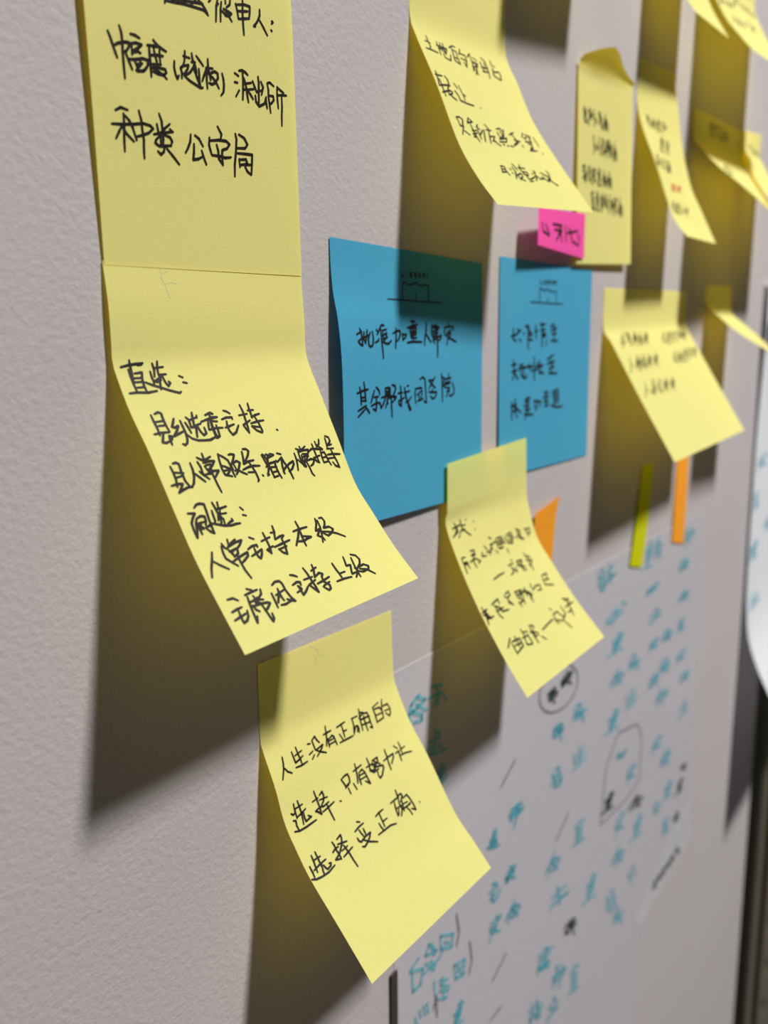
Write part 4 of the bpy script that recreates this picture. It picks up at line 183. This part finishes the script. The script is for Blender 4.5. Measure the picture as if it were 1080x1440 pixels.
M = dict(
    wall=wall_mat(),
    crease=plain_mat('crease_shade_yellow', (0.62, 0.60, 0.34, 1), 0.9),  # wrinkle shading put into colour, drawn as thin darker lines on smooth paper
    yellow=paper_mat('yellow_note_paper', (0.97, 0.965, 0.36, 1), (1.0, 0.72, 0.005, 1), 0.38),
    blue=paper_mat('blue_note_paper', (0.075, 0.38, 0.60, 1), (0.02, 0.22, 0.40, 1), 0.15),
    pink=paper_mat('pink_flag_paper', (0.92, 0.10, 0.42, 1), (0.9, 0.10, 0.35, 1), 0.15),
    orange=paper_mat('orange_flag_paper', (0.95, 0.38, 0.03, 1), (1.0, 0.40, 0.05, 1), 0.2),
    lime=paper_mat('lime_flag_paper', (0.62, 0.66, 0.01, 1), (0.6, 0.6, 0.01, 1), 0.2),
    white=paper_mat('white_sheet_paper', (0.74, 0.77, 0.82, 1), (0.7, 0.7, 0.72, 1), 0.15),
    ink=plain_mat('black_pen_ink', (0.012, 0.010, 0.009, 1), 0.45, 0.3),
    red=plain_mat('red_pen_ink', (0.55, 0.05, 0.03, 1), 0.5),
    print=plain_mat('dark_printed_ink', (0.01, 0.025, 0.035, 1), 0.6),
    teal=plain_mat('teal_marker_ink', (0.10, 0.50, 0.62, 1), 0.4, alpha=0.56),
    grey=plain_mat('dark_grey_marker_ink', (0.05, 0.06, 0.07, 1), 0.4, alpha=0.6),
    faint=plain_mat('faint_grey_pen', (0.28, 0.26, 0.30, 1), 0.5, alpha=0.8),
    film=plain_mat('translucent_writing_film', (0.71, 0.70, 0.76, 1), 0.35, 0.4, alpha=0.45),
    tape=plain_mat('clear_tape', (0.85, 0.86, 0.88, 1), 0.15, 0.5, alpha=0.35),
    strip=plain_mat('dark_edge_strip', (0.045, 0.035, 0.035, 1), 0.6),  # even dark tone of the thin strip along the film's left edge
    cabinet=plain_mat('olive_grey_metal', (0.13, 0.125, 0.085, 1), 0.45, 0.4, 0.3),
    rib=plain_mat('brown_metal', (0.10, 0.075, 0.055, 1), 0.5, 0.4),
    floor=plain_mat('grey_floor', (0.12, 0.115, 0.11, 1), 0.5),
    edge=plain_mat('pale_film_edge', (0.78, 0.77, 0.80, 1), 0.3, 0.4, alpha=0.6),
    black=plain_mat('black_gap', (0.006, 0.005, 0.005, 1), 0.8),
    magnet=plain_mat('grey_magnet', (0.10, 0.09, 0.11, 1), 0.35, 0.5),
)

# ---------------------------------------------------------------- builders
def link(name, me, mat, parent=None):
    o = bpy.data.objects.new(name, me)
    scene.collection.objects.link(o)
    if mat: me.materials.append(mat)
    if parent: o.parent = parent
    return o

def tag(o, label, cat, group=None):
    o['label'] = label; o['category'] = cat
    if group: o['group'] = group
    return o

def smooth(pts, n):
    P = np.array(pts, float)
    if len(P) > 2:
        Q = np.vstack([2*P[0]-P[1], P, 2*P[-1]-P[-2]]); out = []
        for i in range(1, len(Q)-2):
            for t in np.linspace(0, 1, 12, endpoint=False):
                a, b, c, d = Q[i-1], Q[i], Q[i+1], Q[i+2]
                out.append(0.5*((2*b)+(c-a)*t+(2*a-5*b+4*c-d)*t*t+(3*b-a-3*c+d)*t**3))
        out.append(P[-1]); P = np.array(out)
    s = np.concatenate([[0], np.cumsum(np.linalg.norm(np.diff(P, axis=0), axis=1))])
    t = np.linspace(0, s[-1], n+1)
    return np.stack([np.interp(t, s, P[:, k]) for k in range(3)], 1), s[-1]

class Sheet:
    """a ruled sheet of paper between a left and a right edge curve, in millimetres"""
    def __init__(s, left, right, n=40):
        s.n = n; s.L, s.len = smooth(left, n); s.R, _ = smooth(right, n)
        s.w = np.linalg.norm(s.R[0]-s.L[0])
    def at(s, u, v):
        u = min(max(u/s.w, 0), 1); t = min(max(v/s.len, 0), 1)*s.n; i = min(int(t), s.n-1); f = t-i
        a = s.L[i]*(1-f)+s.L[i+1]*f; b = s.R[i]*(1-f)+s.R[i+1]*f
        return a*(1-u)+b*u
    def normal(s, u, v):
        e = 0.5
        n = np.cross(s.at(u+e, v)-s.at(u-e, v), s.at(u, v+e)-s.at(u, v-e))
        n = n/(np.linalg.norm(n)+1e-9)
        return n if n[1] < 0 else -n

class Flat:
    def at(s, u, v): return np.array([u, -0.62, v])
    def normal(s, u, v): return np.array([0, -1.0, 0])

def paper_obj(name, sf, mat, nu=14, parent=None, bend=None, cut=None):
    vs = []; fs = []
    for j in range(sf.n+1):
        for i in range(nu+1):
            p = sf.at(sf.w*i/nu, sf.len*j/sf.n)
            if bend: p = bend(p, i/nu, j/sf.n)
            vs.append(p*MM)
    for j in range(sf.n):
        for i in range(nu):
            a = j*(nu+1)+i
            fs.append((a, a+nu+1, a+nu+2, a+1))
    me = bpy.data.meshes.new(name); me.from_pydata(vs, [], fs)
    for p in me.polygons: p.use_smooth = True
    return link(name, me, mat, parent)

def pen_obj(name, sf, data, mat, width, parent, lift=0.1, step=2.0):
    """pen strokes as thin ribbons with round joints lying on the sheet"""
    vs = []; fs = []
    for k, st in enumerate(data.split(';')):
        v = [int(q)/10 for q in st.split()]
        P = [(v[i], v[i+1]) for i in range(0, len(v), 2)]
        if len(P) == 1: P = [P[0], (P[0][0]+.3, P[0][1])]
        h = width/2
        Q = [P[0]]
        for a, b in zip(P, P[1:]):
            m = max(1, int(math.hypot(b[0]-a[0], b[1]-a[1])/step))
            Q += [(a[0]+(b[0]-a[0])*i/m, a[1]+(b[1]-a[1])*i/m) for i in range(1, m+1)]
        P = Q
        lf = lift+0.0015*(k % 40)
        pts = [(sf.at(*p), sf.normal(*p)) for p in P]
        X = [(p+n*lf, n) for p, n in pts]
        for i, (p, n) in enumerate(X):           # round joint
            a = np.cross(n, [0, 0, 1.0]); a /= np.linalg.norm(a)+1e-9; b = np.cross(n, a)
            r = h*(0.8 if i in (0, len(X)-1) else 1.0)
            c = len(vs)
            for q in range(7):
                an = 2*math.pi*q/7
                vs.append((p+(a*math.cos(an)+b*math.sin(an))*r)*MM)
            fs.append(tuple(range(c, c+7)))
        for i in range(len(X)-1):
            (p, n), (q, n2) = X[i], X[i+1]
            d = q-p
            if np.linalg.norm(d) < 1e-6: continue
            s1 = np.cross(n, d); s1 /= np.linalg.norm(s1)+1e-9
            s2 = np.cross(n2, d); s2 /= np.linalg.norm(s2)+1e-9
            c = len(vs)
            ra = h*(0.8 if i == 0 else 1.0); rb = h*(0.8 if i == len(X)-2 else 1.0)
            vs.extend([(p+s1*ra)*MM, (p-s1*ra)*MM, (q-s2*rb)*MM, (q+s2*rb)*MM])
            fs.append((c, c+1, c+2, c+3))
    me = bpy.data.meshes.new(name); me.from_pydata(vs, [], fs)
    o = link(name, me, mat, parent)
    o['kind'] = 'stuff'
    return o

def box(name, lo, hi, mat, parent=None, bevel=0.0):
    bm = bmesh.new(); bmesh.ops.create_cube(bm, size=1)
    for v in bm.verts:
        v.co = Vector([(lo[k]+hi[k])/2+v.co[k]*(hi[k]-lo[k]) for k in range(3)])
    if bevel: bmesh.ops.bevel(bm, geom=bm.edges[:], offset=bevel, segments=2, affect='EDGES', profile=0.5)
    me = bpy.data.meshes.new(name); bm.to_mesh(me); bm.free()
    return link(name, me, mat, parent)

# ---------------------------------------------------------------- the setting
w = box('wall_back', (-1.6, 0.0, -1.4), (1.018, 0.03, 1.35), M['wall'], bevel=0.002)
w['kind'] = 'structure'
w = box('wall_right', (1.018, 0.42, -1.45), (2.2, 0.45, 1.35), M['wall'])
w['kind'] = 'structure'
w = box('floor', (-1.6, -3.2, -1.45), (2.2, 0.42, -1.4), M['floor'])
w['kind'] = 'structure'

# ---------------------------------------------------------------- things on the wall
def note(key, mat, label, group, cat='sticky note', name='sticky_note', pens=(), bend=None):
    sf = Sheet(*SHEETS[key])
    o = paper_obj(name, sf, mat, bend=bend)
    tag(o, label, cat, group)
    for pname, ikey, m, wd in pens:
        pen_obj(pname, sf, INK[ikey], m, wd, o)
    return o

YG = 'yellow sticky notes on the wall'
HW = 'handwriting'
ink = M['ink']
note('N1', M['yellow'], 'nearly flat yellow note at the top left, above the biggest curled note', YG, pens=[(HW, 'N1', ink, .78)])
n2 = note('N2', M['yellow'], 'biggest curled yellow note, left of the front blue note, with six lines of black writing', YG, pens=[(HW, 'N2', ink, .80)])
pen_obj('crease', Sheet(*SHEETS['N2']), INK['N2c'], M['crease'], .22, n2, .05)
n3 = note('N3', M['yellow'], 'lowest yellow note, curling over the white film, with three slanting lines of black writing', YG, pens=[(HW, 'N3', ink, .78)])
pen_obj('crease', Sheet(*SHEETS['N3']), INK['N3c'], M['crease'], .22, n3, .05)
note('N4', M['yellow'], 'curled yellow note hanging over the lower gap between the two blue notes', YG, pens=[(HW, 'N4', ink, .85)])
note('LA', M['yellow'], 'curled yellow note at the top centre whose tip reaches the pink flag', YG, pens=[(HW, 'LA', ink, .78)])
def crumple(p, u, t):
    s_ = max(0, 0.08-t)/0.08
    if s_ <= 0: return p
    b = np.interp(u, (0, .12, .28, .40, .6, .8, 1), (0, .55, 1, .9, .45, .15, 0))
    return p+np.array([0, -7.5*b*s_, 6.5*b*s_-4.0*u*s_])
note('Y3', M['yellow'], 'flat narrow-looking yellow note with a crumpled top edge, just right of the pink flag', YG, pens=[(HW, 'Y3', ink, 1.0)], bend=crumple)
note('Y4', M['yellow'], 'slim curled yellow note with one red word among its black lines', YG, pens=[(HW, 'Y4', ink, .85), ('red_word', 'Y4red', M['red'], 1.0)])
note('N5', M['yellow'], 'wide curled yellow note right of the rear blue note, hanging above the second orange flag', YG, pens=[(HW, 'N5', ink, .7)])
note('Y6', M['yellow'], 'wide yellow note curling sharply out at the right edge, its top strip in deep shade', YG, pens=[(HW, 'Y6', ink, .9)])
note('Y7', M['yellow'], 'yellow note cut by the right edge of the photo, beside the sharply curling wide note', YG, pens=[(HW, 'Y7', ink, .8)])
note('Y8', M['yellow'], 'blank yellow note seen nearly edge-on as a strip, right of the three-line note', YG)
note('N9', M['yellow'], 'blank pointed tip of a yellow note at the top edge, left of the corner note', YG)
note('N10', M['yellow'], 'wide curled yellow note filling the top right corner with slanting lines of writing', YG, pens=[(HW, 'N10', ink, .7)])
note('NA', M['yellow'], 'yellow note above the frame whose shadow falls right of the top centre note', YG)
BG = 'blue sticky notes with a library print'
note('B1', M['blue'], 'front larger blue note with a printed building and two lines of handwriting', BG,
     pens=[(HW, 'B1', ink, .95), ('printed_emblem', 'B1i', M['print'], .55)])
note('B2', M['blue'], 'rear smaller-looking blue note under the pink flag, three lines of handwriting', BG,
     pens=[(HW, 'B2', ink, 1.2), ('printed_emblem', 'B2i', M['print'], .7)])
FG = 'narrow page flags on the wall'
note('pink', M['pink'], 'bright pink page flag with black writing above the rear blue note', FG, 'page flag', 'page_flag', pens=[(HW, 'pink', ink, 1.3)])
note('orange', M['orange'], 'orange page flag half hidden behind the middle curled yellow note', FG, 'page flag', 'page_flag')
note('lime', M['lime'], 'lime yellow-green page flag over the top edge of the film', FG, 'page flag', 'page_flag')
note('or2', M['orange'], 'orange page flag hanging under the wide three-line yellow note', FG, 'page flag', 'page_flag')

# translucent writing film clinging to the wall
FL = [(270, -128), (722, -135), (737, -330), (743, -440), (613, -440), (610, -900), (270, -900)]
def film_mesh(name, poly, y, mat, parent=None, t=0.25):
    bm = bmesh.new()
    a = [bm.verts.new((x*MM, (y-t)*MM, z*MM)) for x, z in poly]
    b = [bm.verts.new((x*MM, y*MM, z*MM)) for x, z in poly]
    bm.faces.new(a); bm.faces.new(b[::-1])
    for i in range(len(poly)):
        j = (i+1) % len(poly); bm.faces.new((a[i], b[i], b[j], a[j]))
    bmesh.ops.recalc_face_normals(bm, faces=bm.faces[:])
    me = bpy.data.meshes.new(name); bm.to_mesh(me); bm.free()
    return link(name, me, mat, parent)
film = film_mesh('writing_film', FL, -0.1, M['film'])
tag(film, 'large translucent white film clinging to the wall, covered in teal marker writing', 'whiteboard film')
flat = Flat()
pen_obj('marker_writing', flat, INK['teal'], M['teal'], 2.1, film, 0, 50)
pen_obj('dark_marker_writing', flat, INK['ink'], M['grey'], 2.0, film, 0)
pen_obj('thin_pen_lines', flat, INK['thin'], M['faint'], 1.3, film, 0)
for a, b in (((270, -128), (722, -135)), ((722, -135), (737, -330)), ((737, -440), (613, -440))):
    e_ = pen_obj('film_edge', flat, '%d %d %d %d' % (a[0]*10, a[1]*10, b[0]*10, b[1]*10), M['edge'], 1.3, film, -0.1, 60)
    del e_['kind']
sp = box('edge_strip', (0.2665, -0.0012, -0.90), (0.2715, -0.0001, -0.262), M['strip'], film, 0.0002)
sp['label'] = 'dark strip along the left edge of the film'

tape = film_mesh('clear_tape_strip', [(608, -447), (600, -438), (735, -400), (748, -436)], -0.5, M['tape'], None, 0.3)
tag(tape, 'short clear tape strip with tiny black writing at the lower right of the film', 'tape')
pen_obj(HW, flat, INK['tag'], ink, 1.4, tape, 0.25)

# white sheet at the right edge, its lower end curling off the wall
psf = Sheet(*SHEETS['paper'])
ps = paper_obj('paper_sheet', psf, M['white'])
tag(ps, 'white paper sheet with faint blue writing, curling off the wall at the right edge', 'paper')
pen_obj(HW, psf, INK['paperw'], M['teal'], 2.2, ps)
def disc(name, c, r, h, mat, parent=None):
    bm = bmesh.new()
    bmesh.ops.create_cone(bm, cap_ends=True, segments=32, radius1=r, radius2=r*0.9, depth=h)
    bmesh.ops.rotate(bm, verts=bm.verts, cent=(0, 0, 0), matrix=Matrix.Rotation(math.radians(90), 3, 'X'))
    bmesh.ops.translate(bm, verts=bm.verts, vec=c)
    me = bpy.data.meshes.new(name); bm.to_mesh(me); bm.free()
    return link(name, me, mat, parent)
mg = disc('round_magnet', (0.917, -0.0095, 0.012), 0.012, 0.008, M['magnet'])
tag(mg, 'dark grey round magnet holding the white sheet at the right edge', 'magnet')

# perforated metal cabinet beyond the wall's right end
def cabinet():
    e = bpy.data.objects.new('metal_cabinet', None); scene.collection.objects.link(e)
    e.location = (1.10, 0.03, -1.4)
    tag(e, 'olive grey metal cabinet with round holes beyond the right end of the wall', 'cabinet')
    def part(o): o.parent = e; o.data.transform(Matrix.Translation(-e.location)); return o
    bm = bmesh.new()
    y = -0.004
    x0, x1, z0, z1 = 1.062, 1.44, -1.4, -0.30
    hx = 1.205; pitch = 0.066; hw = 0.03; r = 0.0145
    zs = [-0.875+pitch*i for i in range(-7, 3)]
    def q(a): bm.faces.new([bm.verts.new(p) for p in a])
    zb, zt = zs[0]-pitch/2, zs[-1]+pitch/2
    q([(x0, y, z0), (hx-hw, y, z0), (hx-hw, y, z1), (x0, y, z1)])
    q([(hx+hw, y, z0), (x1, y, z0), (x1, y, z1), (hx+hw, y, z1)])
    q([(hx-hw, y, z0), (hx+hw, y, z0), (hx+hw, y, zb), (hx-hw, y, zb)])
    q([(hx-hw, y, zt), (hx+hw, y, zt), (hx+hw, y, z1), (hx-hw, y, z1)])
    for z in zs:
        n = 24
        def edge(k):
            c, s_ = math.cos(2*math.pi*k/n), math.sin(2*math.pi*k/n)
            m_ = max(abs(c)/hw, abs(s_)/(pitch/2)); return (hx+c/m_, z+s_/m_)
        for k in range(n):
            p = (hx+r*math.cos(2*math.pi*k/n), z+r*math.sin(2*math.pi*k/n))
            p2 = (hx+r*math.cos(2*math.pi*(k+1)/n), z+r*math.sin(2*math.pi*(k+1)/n))
            o1, o2 = edge(k), edge(k+1)
            q([(p[0], y, p[1]), (o1[0], y, o1[1]), (o2[0], y, o2[1]), (p2[0], y, p2[1])])
            q([(p[0], y, p[1]), (p2[0], y, p2[1]), (p2[0], y+.012, p2[1]), (p[0], y+.012, p[1])])
    me = bpy.data.meshes.new('perforated_panel'); bm.to_mesh(me); bm.free()
    part(link('perforated_panel', me, M['cabinet']))
    part(box('body', (1.05, 0.03, -1.4), (1.44, 0.36, -0.30), M['black'], None, 0.002))
    part(box('corner_post', (1.048, -0.010, -1.4), (1.066, 0.03, -0.29), M['cabinet'], None, 0.004))
    part(box('corner_rib', (1.118, -0.011, -1.4), (1.130, -0.004, -0.29), M['rib'], None, 0.002))
    part(box('top_panel', (1.045, -0.012, -0.30), (1.445, 0.37, -0.285), M['cabinet'], None, 0.003))
    return e
cabinet()
